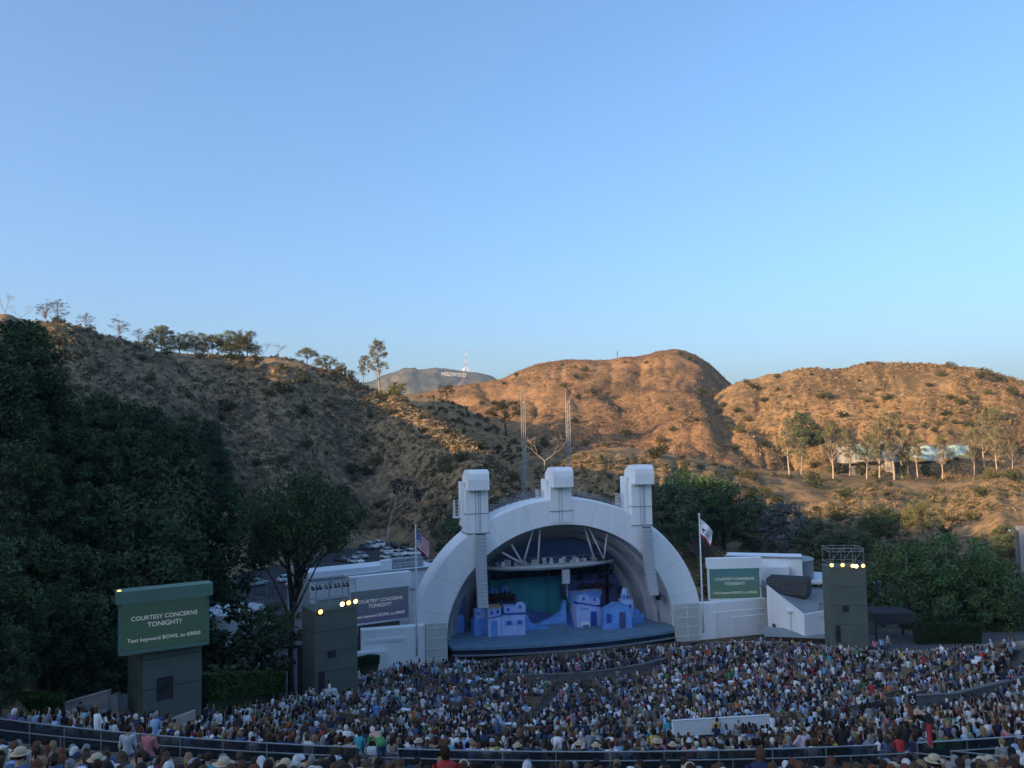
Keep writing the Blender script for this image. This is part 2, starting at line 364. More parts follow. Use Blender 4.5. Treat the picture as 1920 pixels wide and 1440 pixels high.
mb_v, mb_f = [], []
NT = 96
for (a, b, k), z in zip(ROWS, ROW_Z):
    for rr in (a, b):
        t0 = float(th_left(rr))
        for i in range(NT + 1):
            th = t0 + (float(th_right(rr)) - t0) * i / NT; x, y = bowl_pt(rr, th); mb_v.append((x, y, z))
n = NT + 1
for q in range(len(ROWS) * 2 - 1):
    for i in range(NT): a = q * n + i; mb_f.append((a, a + 1, a + 1 + n, a + n))
M('terrace_concrete', (.13, .12, .11), (.085, .08, .075), scale=.6, rough=.9, bump=.2, bscale=12)
struct(link('seating_terrace', np_mesh('seating_terrace', mb_v, mb_f, 'terrace_concrete')))
# side skirts of the bowl (retaining walls down to the ground)
for nm, edge in (('retaining_wall', 'L'), ('retaining_wall', 'R')):
    mb = MB()
    for i in range(0, len(ROWS) - 6, 6):
        ra, rb = ROWS[i][0], ROWS[min(i + 6, len(ROWS) - 1)][0]; pts = []
        for rr in (ra, rb):
            th = float(th_left(rr)) if edge == 'L' else float(th_right(rr)); pts.append(bowl_pt(rr, th))
        za, zb = np.interp(ra, PR, PZ), np.interp(rb, PR, PZ); h = .75
        dx, dy = pts[1][0] - pts[0][0], pts[1][1] - pts[0][1]; l = math.hypot(dx, dy); nx, ny = (-dy / l * .3, dx / l * .3)
        if edge == 'L': nx, ny = -nx, -ny
        if (nx if edge == 'R' else -nx) < 0: nx, ny = -nx, -ny
        v = []
        for (x, y), z in zip(pts, (za, zb)):
            v += [(x, y, -3), (x + nx, y + ny, -3), (x + nx, y + ny, z + h), (x, y, z + h)]
        mb.add(v, [(0, 4, 5, 1), (1, 5, 6, 2), (2, 6, 7, 3), (3, 7, 4, 0), (0, 1, 2, 3), (4, 7, 6, 5)])
    tag(part(nm, mb, 'concrete', None), 'stepped concrete retaining wall along the ' + ('hedge side of the seating by the green screen tower' if edge == 'L' else 'edge of the seating under the big leafy tree'), 'wall')
# base ground
gm = MB().grid(lambda u, v: ((u - .5) * 24000, -2000 + v * 16000, -1.6), 24, 24)
struct(part('ground', gm, 'dirt', None))
rd = MB().add([(-75, 98, -1.55), (-26, 98, -1.55), (-20, 138, -1.55), (8, 250, -1.55), (-58, 250, -1.55), (-95, 180, -1.55)], [(0, 1, 2, 3, 4, 5)])
struct(part('parking_lot', rd, 'asphalt', None))
rd = MB().add([(30, 128, -1.55), (140, 128, -1.55), (140, 170, -1.55), (30, 160, -1.55)], [(0, 1, 2, 3)])
struct(part('service_yard', rd, 'asphalt', None))
pw = MB().add([(-38, 86, -1.54), (-24, 84, -1.54), (-25, 128, -1.54), (-40, 130, -1.54)], [(0, 1, 2, 3)])
M('paving', (.12, .12, .125), (.08, .08, .085), scale=1.5, rough=.85, bump=.15, bscale=20)
struct(part('path', pw, 'paving', None))

def raised(name, poly, z0, z1, mat): return struct(part(name, MB().prism(poly, z0, z1, 'z'), mat, None))
raised('path', [(-36, 45.5), (-22.9, 43.2), (-21.3, 56.5), (-36, 57)], -2, 11.62, 'paving')
raised('path', [(42.2, 92.5), (62, 80), (68, 108), (43.2, 108)], -2, 2.2, 'paving')
# ================================================================== BAND SHELL
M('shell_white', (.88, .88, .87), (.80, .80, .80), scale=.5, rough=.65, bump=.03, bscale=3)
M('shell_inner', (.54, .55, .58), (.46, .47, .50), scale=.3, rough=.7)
M('panel_white', (.80, .80, .80), (.75, .75, .76), scale=.4, rough=.7)
streak('shell_white'); streak('panel_white', (1, 1, .15))
M('beige_wall', (.56, .50, .42), (.50, .45, .38), scale=.3, rough=.8)
M('lattice_cream', (.58, .58, .52), (.52, .52, .47), scale=3, rough=.8)
M('grey_metal', (.30, .31, .32), (.24, .25, .26), scale=2, rough=.5, metal=.4)
M('dark_metal', (.05, .05, .055), (.035, .035, .04), scale=2, rough=.5, metal=.3)
M('steel_rail', (.33, .34, .35), (.28, .29, .30), scale=2, rough=.4, metal=.6)
M('white_metal', (.68, .69, .70), (.62, .63, .64), scale=2, rough=.5)
M('speaker_grey', (.50, .52, .54), (.44, .46, .48), scale=3, rough=.6)
M('black_fabric', (.012, .012, .014), (.02, .02, .022), scale=2, rough=.95)
M('stage_floor_blue', (.17, .27, .36), (.13, .22, .31), scale=.6, rough=.6)
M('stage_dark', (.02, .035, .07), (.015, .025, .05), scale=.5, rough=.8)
M('canopy_shell', (.55, .55, .53), (.48, .48, .46), scale=.5, rough=.6)
TH = math.radians(15.0); SO = Vector((6.746, 120.53, 0.0))
TX = Vector((math.cos(TH), math.sin(TH), 0)); TY = Vector((-math.sin(TH), math.cos(TH), 0))
def sh(px, py, y=0.0):
    "pixel -> (u, z) on the shell-frame plane at depth y"
    d = ray(px, py); nrm = np.array(TY); p0 = np.array(SO + TY * y); k = ((p0 - CAM) @ nrm) / (d @ nrm); p = Vector(CAM + d * k) - SO
    return p.dot(TX), p.z
def shg(px, py, z=0.0):
    p = G(px, py, z) - SO; return p.dot(TX), p.dot(TY)
shell = thing('band_shell', 'white arched concert shell with three square towers behind the stage', 'band shell', SO, TH)
def ell(a, b, t, y): return (a * math.cos(t), y, b * math.sin(t))
def arch_band(mb, prof, n=72, z0=-1.6, mi=0):
    "sweep a closed profile of (a, b, y) along the half ellipse, legs run straight down to z0"
    ts = [None] + [math.pi * i / n for i in range(n + 1)] + [None]
    rings = []
    for i, t in enumerate(ts):
        if t is None:
            sgn = 1 if i == 0 else -1; rings.append([(sgn * a, y, z0) for a, b, y in prof])
        else: rings.append([ell(a, b, t, y) for a, b, y in prof])
    m = len(prof); vs = [v for r_ in rings for v in r_]; fs = []
    for i in range(len(rings) - 1):
        for k in range(m): fs.append((i * m + k, i * m + (k + 1) % m, (i + 1) * m + (k + 1) % m, (i + 1) * m + k))
    fs += [tuple(range(m)), tuple(range((len(rings) - 1) * m, len(rings) * m))]
    return mb.add(vs, fs, mi)
AO, BO, AI, BI = 21.8, 19.5, 17.15, 15.7
part('front_arch', arch_band(MB(), [(AI, BI, 0), (AO - .25, BO - .25, 0), (AO, BO, .25), (AO + .1, BO + .05, 4.2), (AI + .3, BI + .3, 4.2), (AI, BI, .6)]), 'shell_white', shell)
for q in range(1, 12):
    t_ = math.pi * q / 12; a_, b_ = ell(AI + .05, BI + .05, t_, -.006), ell(AO - .32, BO - .32, t_, -.006); n_ = Vector((b_[2] - a_[2], 0, a_[0] - b_[0])).normalized() * .022
    part('panel_joint', MB().add([Vector(a_) - n_, Vector(a_) + n_, Vector(b_) + n_, Vector(b_) - n_], [(0, 1, 2, 3)]), 'speaker_grey', shell)
NR = 6; rings_y = [.62 + 2.5 * k for k in range(NR + 1)]
for k in range(NR):
    a, b = AI + .02 - 1.25 * k, BI + .02 - 1.1 * k; a2, b2 = a - .25, b - .2; an, bn = a - 1.25, b - 1.1
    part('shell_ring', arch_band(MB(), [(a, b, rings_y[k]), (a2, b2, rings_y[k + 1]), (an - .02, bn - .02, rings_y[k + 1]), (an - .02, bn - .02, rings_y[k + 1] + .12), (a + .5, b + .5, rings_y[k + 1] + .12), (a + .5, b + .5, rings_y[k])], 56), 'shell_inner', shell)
ab, bb = AI - 1.25 * NR + .3, BI - 1.1 * NR + .3
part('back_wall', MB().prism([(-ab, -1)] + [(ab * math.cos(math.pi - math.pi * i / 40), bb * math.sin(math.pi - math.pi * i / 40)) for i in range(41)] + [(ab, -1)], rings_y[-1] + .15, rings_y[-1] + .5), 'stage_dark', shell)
M('navy_shade', (.035, .055, .11), (.028, .045, .09), scale=.4, rough=.95)
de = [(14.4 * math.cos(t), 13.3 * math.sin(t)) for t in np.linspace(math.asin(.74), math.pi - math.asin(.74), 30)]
part('ceiling_shade_sheet', MB().prism(de, 3.3, 3.4), 'navy_shade', shell)  # added navy sheet, its colour stands in for shade in the upper shell
# stage
lip = [(u, -4.4 + .0088 * (u - 1) ** 2) for u in np.linspace(-16.6, 17.4, 25)]
stage_poly = lip + [(17.0, 4), (10.5, rings_y[-1]), (-10.5, rings_y[-1]), (-17.0, 4)]
part('stage_floor', MB().prism(stage_poly, -.35, 0, 'z'), 'stage_floor_blue', shell)
ap = MB()
for i in range(24): (u0, y0), (u1, y1) = lip[i], lip[i + 1]; ap.add([(u0, y0 + .25, -1.6), (u1, y1 + .25, -1.6), (u1, y1 + .25, -.3), (u0, y0 + .25, -.3), (u0, y0 + .5, -1.6), (u1, y1 + .5, -1.6), (u1, y1 + .5, -.3), (u0, y0 + .5, -.3)], [(0, 1, 2, 3), (5, 4, 7, 6), (4, 0, 3, 7), (1, 5, 6, 2), (3, 2, 6, 7), (0, 4, 5, 1)])
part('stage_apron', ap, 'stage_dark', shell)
tr = MB()
for i in range(24): (u0, y0), (u1, y1) = lip[i], lip[i + 1]; tr.add([(u0, y0 - .55, -1.05), (u1, y1 - .55, -1.05), (u1, y1 - .55, -.95), (u0, y0 - .55, -.95), (u0, y0 + .2, -1.05), (u1, y1 + .2, -1.05), (u1, y1 + .2, -.95), (u0, y0 + .2, -.95)], [(0, 1, 2, 3), (3, 2, 6, 7), (0, 4, 5, 1), (5, 4, 7, 6)])
part('stage_trim', tr, 'grey_metal', shell)
# towers
cap_prof = [(-1.45, 21.1), (-1.5, 22.6), (-1.38, 23.35), (-1.05, 23.78), (-.6, 23.92), (1.1, 23.92), (2.6, 23.05), (2.75, 21.9), (.4, 21.1)]
for k, u in enumerate((-12.45, -.05, 12.5)):
    zb = 15.0 if k != 1 else 16.0
    tw = part('tower', MB().box(u - 1.6, u + 1.6, -.14, 3.0, zb, 21.4), 'shell_white', shell)
    part('cap', MB().prism(cap_prof, u - 1.5, u + 1.5, 'x'), 'shell_white', tw)
    for zz in ((zb + .03, 17.75) if k != 1 else (17.6,)): part('trim', MB().box(u - 1.72, u + 1.72, -.22, 3.05, zz, zz + .09), 'grey_metal', tw)
    fin = MB().box(u - 1.95, u - 1.6, .9, 3.3, zb + 1, 22.2); part('fin', fin, 'shell_white', tw)
    for du in ((-.35, .1) if k == 1 else (-.25, .2, .45)): part('cable', MB().bar((u + du, -.2, 21.1), (u + du, -.2, 15.2 if k != 1 else 16.1), .022, 4), 'dark_metal', tw)
    pl = MB()
    for q in range(5): pl.bar((u - 2.0, 2.0 + .35 * q, zb + 2.2), (u - 2.0, 2.0 + .35 * q, zb + 4.6), .03, 4); pl.bar((u - 2.75, 2.0 + .35 * q, zb + 2.2), (u - 2.75, 2.0 + .35 * q, zb + 4.6), .03, 4)
    for q in range(6): pl.bar((u - 2.75, 2.0, zb + 2.2 + .48 * q), (u - 2.0, 2.0, zb + 2.2 + .48 * q), .03, 4); pl.bar((u - 2.75, 3.4, zb + 2.2 + .48 * q), (u - 2.75, 2.0, zb + 2.2 + .48 * q), .03, 4)
    pl.box(u - 2.9, u - 1.8, 1.9, 3.5, zb + 2.1, zb + 2.22)
    part('ladder_cage', pl, 'white_metal', tw)
    if k == 1: part('lightning_rod', MB().bar((u - .9, 1.5, 23.9), (u - .9, 1.5, 25.0), .04, 5), 'grey_metal', tw)
for u0, u1 in ((-28.9, -20.5), (19.75, 31.2)):
    w = part('wing_wall', MB().box(u0, u1, -3.0, -1.4, -1.6, 3.55), 'shell_white', shell)
    if u0 > 0:
        part('panel', MB().box(u0 + 2.4, u1 - 1.0, -3.12, -2.99, -1.5, 2.2), 'panel_white', w); part('panel', MB().box(u0 + 5.0, u1 - .3, -3.26, -3.11, -1.5, 1.35), 'panel_white', w)
    else:
        part('panel', MB().box(u0 - 2, u0 + 3.2, -4.4, -3.01, -1.5, 1.0), 'panel_white', w); part('panel', MB().box(u0 + .6, u0 + 5.6, -3.2, -2.99, 1.9, 2.3), 'panel_white', w)
for u0, u1 in ((-20.45, -17.55), (15.95, 19.7)):
    l = part('lattice_screen', MB().box(u0, u1, -3.15, -2.6, -1.6, 3.75), 'lattice_cream', shell)
    g = MB()
    for q in range(4): zz = -.9 + 1.35 * q; g.box(u0 + .1, u1 - .1, -3.21, -3.14, zz, zz + .07)
    for q in range(1, 3): uu = u0 + (u1 - u0) * q / 2.0 - .05; g.box(uu - .04, uu + .04, -3.22, -3.14, -1.5, 3.6)
    part('batten', g, 'panel_white', l)
# canopy over the stage
can = thing('lighting_canopy', 'grey oval lighting canopy hung by white struts inside the arch', 'canopy', SO, TH)
cn = MB(); NC = 40
def can_ring(sa, z): return [(-.55 + 10.6 * sa * math.cos(2 * math.pi * i / NC), 5.6 + 3.9 * sa * math.sin(2 * math.pi * i / NC), z) for i in range(NC)]
lev = [(.80, 8.95), (.93, 9.1), (1.0, 9.42), (.99, 9.72), (.90, 9.78)]
vs_ = [v for s_, z_ in lev for v in can_ring(s_, z_)]
fs_ = [(j * NC + i, j * NC + (i + 1) % NC, (j + 1) * NC + (i + 1) % NC, (j + 1) * NC + i) for j in range(len(lev) - 1) for i in range(NC)] + [tuple(range(NC)), tuple(range(4 * NC, 5 * NC))]
part('canopy_rim', cn.add(vs_, fs_), 'canopy_shell', can, smooth=False)
rl = MB(); ring = can_ring(.95, 9.75); ring2 = can_ring(.95, 10.85)
for i in range(NC):
    rl.bar(ring[i], ring2[i], .035, 4); rl.bar(ring2[i], ring2[(i + 1) % NC], .03, 4)
    m1 = Vector(ring[i]).lerp(Vector(ring2[i]), .5); m2 = Vector(ring[(i + 1) % NC]).lerp(Vector(ring2[(i + 1) % NC]), .5); rl.bar(m1, m2, .02, 4)
part('railing', rl, 'steel_rail', can)
for a, b in (((-5.2, 10.0), (-7.0, 13.0)), ((-5.2, 10.0), (-8.4, 11.9)), ((-5.2, 10.0), (-3.7, 14.9)), ((-2.95, 9.8), (-2.65, 14.9)), ((5.9, 9.8), (4.25, 14.9)), ((7.3, 10.0), (5.0, 14.7)), ((7.3, 10.0), (7.8, 13.8))):
    part('strut', MB().bar((a[0], 2.6, a[1]), (b[0], 2.2, b[1]), .15, 8), 'white_metal', can, smooth=True)
for i in range(60):
    u = -9.4 + rnd.random() * 18; y = 2.6 + rnd.random() * 1.2; w = .12 + rnd.random() * .28; h = .25 + rnd.random() * .7
    part('equipment_box', MB().box(u - w, u + w, y - .15, y + .3, 9.77, 9.77 + h), rnd.choice(['speaker_grey', 'dark_metal', 'white_metal', 'grey_metal']), can)
fr = MB()
for i in range(46):
    u = -9.6 + 19 * i / 45 + rnd.uniform(-.1, .1); h = rnd.uniform(.45, 1.05); y = 4.0 - abs(u) * .02 + rnd.uniform(-.3, .6)
    l_ = part('stage_lamp', MB().tube([(u, y, 9.0), (u, y, 8.95 - h * .4), (u, y - .05, 8.95 - h)], [.06, .17, .2], 7), 'black_fabric', can)
part('border_curtain', MB().box(-9.4, 9.0, 5.2, 5.3, 7.6, 9.0), 'black_fabric', can)

def line_array(label, u, ztop, zbot, uw, n, lean, y=-1.0):
    t = thing('line_array_speaker', label, 'speaker', SO + TX * u + TY * y, TH, 'hanging speaker arrays')
    h = (ztop - zbot) / n
    bx = MB().box(-uw / 2, uw / 2, -.35, .35, -h * .47, h * .47); bx.box(-uw * .44, -.06, -.38, -.34, -h * .38, h * .38); bx.box(.06, uw * .44, -.38, -.34, -h * .38, h * .38)
    me = bx.mesh('speaker_box', 'speaker_grey')
    for i in range(n):
        f = i / (n - 1); o = link('speaker_box', me, t, (lean * f * f, -.5 * f * f * (1 if abs(lean) > .2 else .3), ztop - h * (i + .5))); o.rotation_euler = (-.22 * f * f, 0, -lean * .05 * f)
    part('flying_bar', MB().box(-uw * .45, uw * .45, -.2, .2, ztop, ztop + .12), 'dark_metal', t)
    part('centre_cable', MB().bar((0, -.4, ztop - 4), (lean * .9, -.62, zbot + .3), .035, 4), 'white_metal', t)
    return t
line_array('long white speaker column hanging at the flag side with red and white stripes', -12.25, 14.95, 4.9, 1.45, 19, .12)
line_array('long white speaker column hanging beside the open shell rings, bent at its foot', 12.75, 14.75, 4.95, 1.45, 19, .5)
line_array('short grey speaker cluster hanging under the middle of the canopy', .9, 9.05, 7.0, 1.0, 8, -.1, 1.4)
# steel scaffolding on the roof behind the arch
for (u0, u1, z0, z1, lab) in ((-10.6, -2.2, 16.6, 19.6, 'grey steel pipe scaffolding on the roof beside the flag side tower'), (1.8, 10.4, 16.4, 19.3, 'grey steel pipe scaffolding on the roof between centre tower and leafy slope')):
    sc = thing('roof_scaffold', lab, 'scaffolding', SO + TX * u0, TH)
    n = 9; L = u1 - u0
    def arc(u): return 19.5 * math.sqrt(max(0, 1 - (u / 21.8) ** 2)) - .1
    for yy in (3.6, 5.4):
        for i in range(n + 1):
            uu = u0 + L * i / n; zt = arc(uu) + .9
            part('post', MB().bar((uu - u0, yy, arc(uu) - 1.5), (uu - u0, yy, zt + (.3 if yy > 4 else 0)), .05, 4), 'steel_rail', sc)
        for lv in (.15, .55, .95):
            rb = MB()
            for i in range(n): ua, ub = u0 + L * i / n, u0 + L * (i + 1) / n; rb.bar((ua - u0, yy, arc((ua + ub) / 2) + lv), (ub - u0, yy, arc((ua + ub) / 2) + lv), .04, 4)
            part('rail', rb, 'steel_rail', sc)

# ---- stage set: painted island village
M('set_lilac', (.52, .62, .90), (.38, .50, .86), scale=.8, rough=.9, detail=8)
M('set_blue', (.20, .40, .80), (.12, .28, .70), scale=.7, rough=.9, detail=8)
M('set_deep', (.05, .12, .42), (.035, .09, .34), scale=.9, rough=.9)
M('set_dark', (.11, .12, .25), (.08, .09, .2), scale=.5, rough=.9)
M('set_teal', (.06, .28, .34), (.11, .50, .52), scale=.12, rough=.95, detail=2)
M('set_rock', (.13, .20, .46), (.09, .14, .36), scale=.6, rough=.9)
M('set_foliage', (.06, .05, .04), (.09, .045, .05), scale=2, rough=.95)
M('straw_trim', (.5, .42, .25), (.42, .34, .2), scale=3, rough=.9)
def arch_poly(w, h, n=10, shoulders=.0):
    pts = [(-w / 2, 0), (w / 2, 0), (w / 2, h - w / 2 * .8)]
    pts += [(w / 2 * math.cos(math.pi * i / n), h - w / 2 * .8 + w / 2 * .8 * math.sin(math.pi * i / n)) for i in range(1, n)]
    return pts + [(-w / 2, h - w / 2 * .8)]
def setpiece(name, label, u, y, rot=0.0): return thing(name, label, 'stage set', SO + TX * u + TY * y, TH + math.radians(rot), 'painted village on the stage')
def opening(par, x, z, w, h, y, mat='set_deep', nm='window', frame=None):
    o = part(nm, MB().box(x - w / 2, x + w / 2, y - .06, y + .02, z, z + h), mat, par)
    part('frame', MB().box(x - w / 2 - .08, x - w / 2, y - .1, y, z, z + h + .08).box(x + w / 2, x + w / 2 + .08, y - .1, y, z, z + h + .08).box(x - w / 2, x + w / 2, y - .1, y, z + h, z + h + .08), frame or 'set_blue', o)
    return o
bd = thing('backdrop', 'dark teal painted sea and sky cloth across the back of the stage', 'backdrop', SO + TY * 10.5, TH, 'painted village on the stage')
part('cloth', MB().grid(lambda a, b: (-10 + 17 * a, .25 * math.sin(a * 40), -.1 + 9.6 * b), 60, 4), 'set_teal', bd, smooth=True)
part('batten', MB().bar((-10, 0, 9.5), (7, 0, 9.5), .06, 5), 'dark_metal', bd)
# house with shutters, left group
uL, yL = shg(945, 1192); h1 = setpiece('village_house', 'lilac painted set house with two shuttered windows in its white wall', uL, yL, -8)
part('wall', MB().box(-.3, 3.1, 0, 2.4, 0, 3.0), 'set_lilac', h1); part('cornice', MB().box(-.4, 3.2, -.12, 2.45, 2.95, 3.1), 'set_deep', h1)
up = part('upper_storey', MB().box(.1, 1.8, .4, 2.2, 3.1, 4.0).prism([(x + 2.5, z + 3.1) for x, z in arch_poly(1.5, 1.5)], .35, .6), 'set_lilac', h1)
opening(up, 2.45, 3.7, .25, .4, .34); opening(up, .7, 3.4, .3, .35, .39)
for x in (.75, 2.3):
    w = opening(h1, x, 1.5, .38, .55, -.01)
    part('shutter', MB().box(x - .52, x - .28, -.14, -.06, 1.45, 2.1), 'set_blue', w); part('shutter', MB().box(x + .28, x + .52, -.14, -.06, 1.45, 2.1), 'set_blue', w)
uL, yL = shg(916, 1194); h2 = setpiece('village_house', 'tall pale set house with blue door and flat yellow edged roof', uL, yL, -4)
part('wall', MB().box(0, 1.9, 0, 2.2, 0, 4.0), 'set_lilac', h2); part('roof_edge', MB().box(-.1, 2.0, -.1, 2.3, 3.95, 4.12), 'straw_trim', h2)
dr = opening(h2, .85, 0, .75, 2.1, -.01, 'set_blue', 'door'); part('lintel', MB().prism([(0, 2.55), (1.95, 2.85), (1.95, 2.95), (0, 2.65)], -.13, -.03), 'set_deep', h2)
opening(h2, .5, 3.1, .25, .45, -.01); opening(h2, 1.4, 3.2, .25, .45, -.01)
uL, yL = shg(890, 1192); h3 = setpiece('village_house', 'low blue set house stepping down towards the left arch leg', uL, yL, 6)
part('wall', MB().box(0, 1.0, 0, 1.6, 0, 2.2).box(1.0, 1.9, .3, 1.6, 0, 2.25), 'set_blue', h3); part('upper_storey', MB().box(.35, .95, .4, 1.5, 2.2, 3.6).box(.95, 1.9, .6, 1.5, 2.25, 3.9), 'set_lilac', h3); opening(h3, .65, 2.8, .2, .35, .39)
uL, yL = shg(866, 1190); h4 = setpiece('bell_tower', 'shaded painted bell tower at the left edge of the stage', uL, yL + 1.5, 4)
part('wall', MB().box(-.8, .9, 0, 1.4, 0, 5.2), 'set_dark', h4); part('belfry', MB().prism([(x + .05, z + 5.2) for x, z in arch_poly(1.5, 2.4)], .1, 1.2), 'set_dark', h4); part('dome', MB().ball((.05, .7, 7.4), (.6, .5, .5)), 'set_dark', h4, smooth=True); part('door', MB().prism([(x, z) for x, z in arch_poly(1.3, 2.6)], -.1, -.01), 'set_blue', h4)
for x in (-.3, .4): opening(h4, x, 5.7, .25, .6, .08)
opening(h4, .1, 3.2, .3, .9, -.01)
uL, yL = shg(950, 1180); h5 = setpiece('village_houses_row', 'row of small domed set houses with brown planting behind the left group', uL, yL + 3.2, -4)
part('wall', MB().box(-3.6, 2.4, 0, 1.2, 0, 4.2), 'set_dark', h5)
for x, w, h in ((-2.6, 1.5, 1.9), (-1.0, 1.4, 1.5), (.6, 1.2, 1.9)): q = part('gable', MB().prism([(a + x, b + 4.0) for a, b in arch_poly(w, h)], 0, .8), 'set_blue', h5); opening(q, x, 4.9, .2, .4, -.01)
bl = MB()
for i in range(120): bl.ball((rnd.uniform(-3.6, 2.0), rnd.uniform(-1.2, .2), rnd.uniform(3.8, 4.9)), rnd.uniform(.12, .32), 5, 4)
part('planting', bl, 'set_foliage', h5)
uL, yL = shg(978, 1188); rk = setpiece('rock_bank', 'blue painted rock bank sloping down from the shuttered house', uL, yL + .5, 0)
part('rock', MB().prism([(0, 0), (4.6, 0), (4.3, .5), (2.6, .75), (1.5, 1.4), (1.1, 2.4), (.4, 2.9), (.2, 3.6), (0, 3.6)], 0, 1.0), 'set_blue', rk)
uL, yL = shg(1010, 1172); rk = setpiece('sea_wall', 'low purple painted sea wall running across behind the steps', uL, yL + 1.5, 0)
part('wall', MB().prism([(-3, 0), (5, 0), (5, .6), (3.8, .9), (1, 1.4), (-3, 2.6)], 0, .6), 'set_rock', rk)
st = thing('stage_steps', 'broad pale blue steps crossing the middle of the stage', 'steps', SO + TX * shg(1030, 1184)[0] + TY * shg(1030, 1184)[1], TH, 'painted village on the stage')
for i in range(4): part('step', MB().box(-3.6 + .3 * i, 3.6 - .2 * i, .55 * i, 4.0, .16 * i, .16 * (i + 1)), 'stage_floor_blue', st)
uR, yR = shg(1082, 1177); rb = setpiece('rock_bank', 'pale blue painted cliff with stairs rising against the right house', uR - 3.6, yR + .8, 0)
part('rock', MB().prism([(0, 0), (2.3, 0), (2.3, 3.9), (1.9, 3.6), (1.5, 2.3), (.6, 1.7), (-1.2, 1.0), (-2.6, .6), (-2.6, 0)], .2, 1.2), 'set_blue', rb)
for i in range(7): part('stair', MB().box(2.3, 3.6, .2 + .25 * i, 2.2, .32 * i, .32 * (i + 1)), 'set_rock', rb)
h6 = setpiece('taverna_house', 'lilac set tavern with a lettered wall, blue door and two white domes on its roof', uR, yR, 6)
part('wall', MB().prism([(0, 0), (4.1, 0), (4.1, 2.6), (.5, 3.5), (0, 3.4)], 0, 2.6), 'set_lilac', h6); part('cornice', MB().prism([(0, 3.4), (.5, 3.5), (4.15, 2.6), (4.15, 2.75), (.5, 3.66), (0, 3.55)], -.12, 2.65), 'set_deep', h6)
opening(h6, 2.75, 0, .95, 2.1, -.01, 'set_deep', 'door')
lt = link('lettering', text_mesh('TAVERNA', .34, 'lettering', 'set_dark'), h6)
lt.location = (1.3, -.03, 2.5); lt.rotation_euler = (math.pi / 2, .03, 0)
rf = part('roof_wall', MB().box(-.2, 4.6, 1.2, 2.6, 3.2, 5.0), 'set_blue', h6); part('pergola', MB().box(.1, 4.7, 1.0, 1.1, 5.0, 5.12).box(.1, .22, 1.0, 1.1, 4.2, 5.0).box(4.58, 4.7, 1.0, 1.1, 4.2, 5.0), 'straw_trim', h6)
for x, w, h in ((1.3, 2.0, 1.5), (3.1, 1.8, 1.2)): g = part('gable', MB().prism([(a + x, b + 3.35 - .12 * x) for a, b in arch_poly(w, h)], .25, 1.0), 'set_lilac', h6); opening(g, x, 4.0 - .12 * x, .2, .42, .24)
bn = setpiece('stage_bench', 'small white bench in front of the lettered tavern wall', uR + .6, yR - .5, 4); part('seat', MB().box(0, 1.4, 0, .35, .4, .46), 'panel_white', bn)
for x in (.05, 1.25): part('leg', MB().box(x, x + .1, 0, .35, 0, .4), 'panel_white', bn)
part('backrest', MB().box(0, 1.4, .33, .38, .46, .8), 'panel_white', bn)
uR, yR = shg(1131, 1180); h7 = setpiece('village_house', 'mid blue set house with a tall dark doorway and a gabled top', uR, yR, -10)
part('wall', MB().prism([(0, 0), (4.4, 0), (4.2, 2.9), (2.8, 3.5), (1.9, 3.55), (.3, 2.7)], 0, 2.2), 'set_blue', h7); opening(h7, 2.9, 0, .95, 2.4, -.01, 'set_dark', 'door'); opening(h7, .9, .9, .7, 1.3, -.01)
uR, yR = shg(1184, 1172); h8 = setpiece('chapel', 'small pale set chapel with domed belfry and stepped side walls', uR, yR + .6, -6)
part('wall', MB().box(-1.2, .6, 0, 1.6, 0, 3.6), 'set_lilac', h8); bt = part('belfry', MB().box(-1.0, .1, .2, 1.2, 3.6, 4.5), 'set_lilac', h8); part('dome', MB().ball((-.45, .7, 4.6), (.55, .5, .75)), 'set_lilac', bt, smooth=True)
for x in (-.75, -.2): opening(bt, x, 3.75, .22, .5, .19)
opening(h8, .1, 2.4, .3, .5, -.01); part('annex', MB().box(.6, 1.6, .3, 1.4, 0, 2.0).box(1.6, 2.5, .5, 1.4, 0, 1.3), 'set_blue', h8); part('rubble', MB().prism([(-1.4, 0), (.9, 0), (.6, .9), (-.4, 1.6), (-1.2, 1.9)], -.5, 0), 'set_blue', h8)
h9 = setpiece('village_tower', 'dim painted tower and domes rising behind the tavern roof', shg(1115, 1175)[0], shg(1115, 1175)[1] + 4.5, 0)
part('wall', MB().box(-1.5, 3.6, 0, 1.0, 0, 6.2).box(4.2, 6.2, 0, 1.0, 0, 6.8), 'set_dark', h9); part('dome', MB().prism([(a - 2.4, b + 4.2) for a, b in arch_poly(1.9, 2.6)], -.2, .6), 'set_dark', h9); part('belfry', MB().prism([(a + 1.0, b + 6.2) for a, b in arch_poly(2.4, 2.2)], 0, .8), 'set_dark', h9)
for x in (.5, 1.4, 5.0, 5.5): opening(h9, x, 5.2, .25, .6, -.01, 'stage_dark')
bl = MB()
for i in range(90): bl.ball((rnd.uniform(-1.0, 4.4), rnd.uniform(-1.6, -.2), rnd.uniform(4.9, 5.6)), rnd.uniform(.12, .28), 5, 4)
part('planting', bl, 'set_foliage', h9)
for u, z, lb in ((14.0, 5.0, 'black box loudspeaker mounted on the inner shell ring behind the bent speaker column'), (15.3, 4.2, 'lower black box loudspeaker on the shell wall just inside the right arch leg'), (10.4, 5.0, 'tilted black box loudspeaker above the small set chapel')):
    s_ = thing('monitor_speaker', lb, 'speaker', SO + TX * u + TY * (1.3 if u > 12 else 4.5), TH - .5, 'black wall speakers inside the shell'); part('cabinet', MB().box(-.35, .35, -.3, .3, z - .5, z + .5), 'dark_metal', s_); part('grille', MB().box(-.3, .3, -.34, -.29, z - .42, z + .42), 'black_fabric', s_); part('bracket', MB().bar((0, .2, z), (1.0, 1.0, z), .05, 5), 'dark_metal', s_)
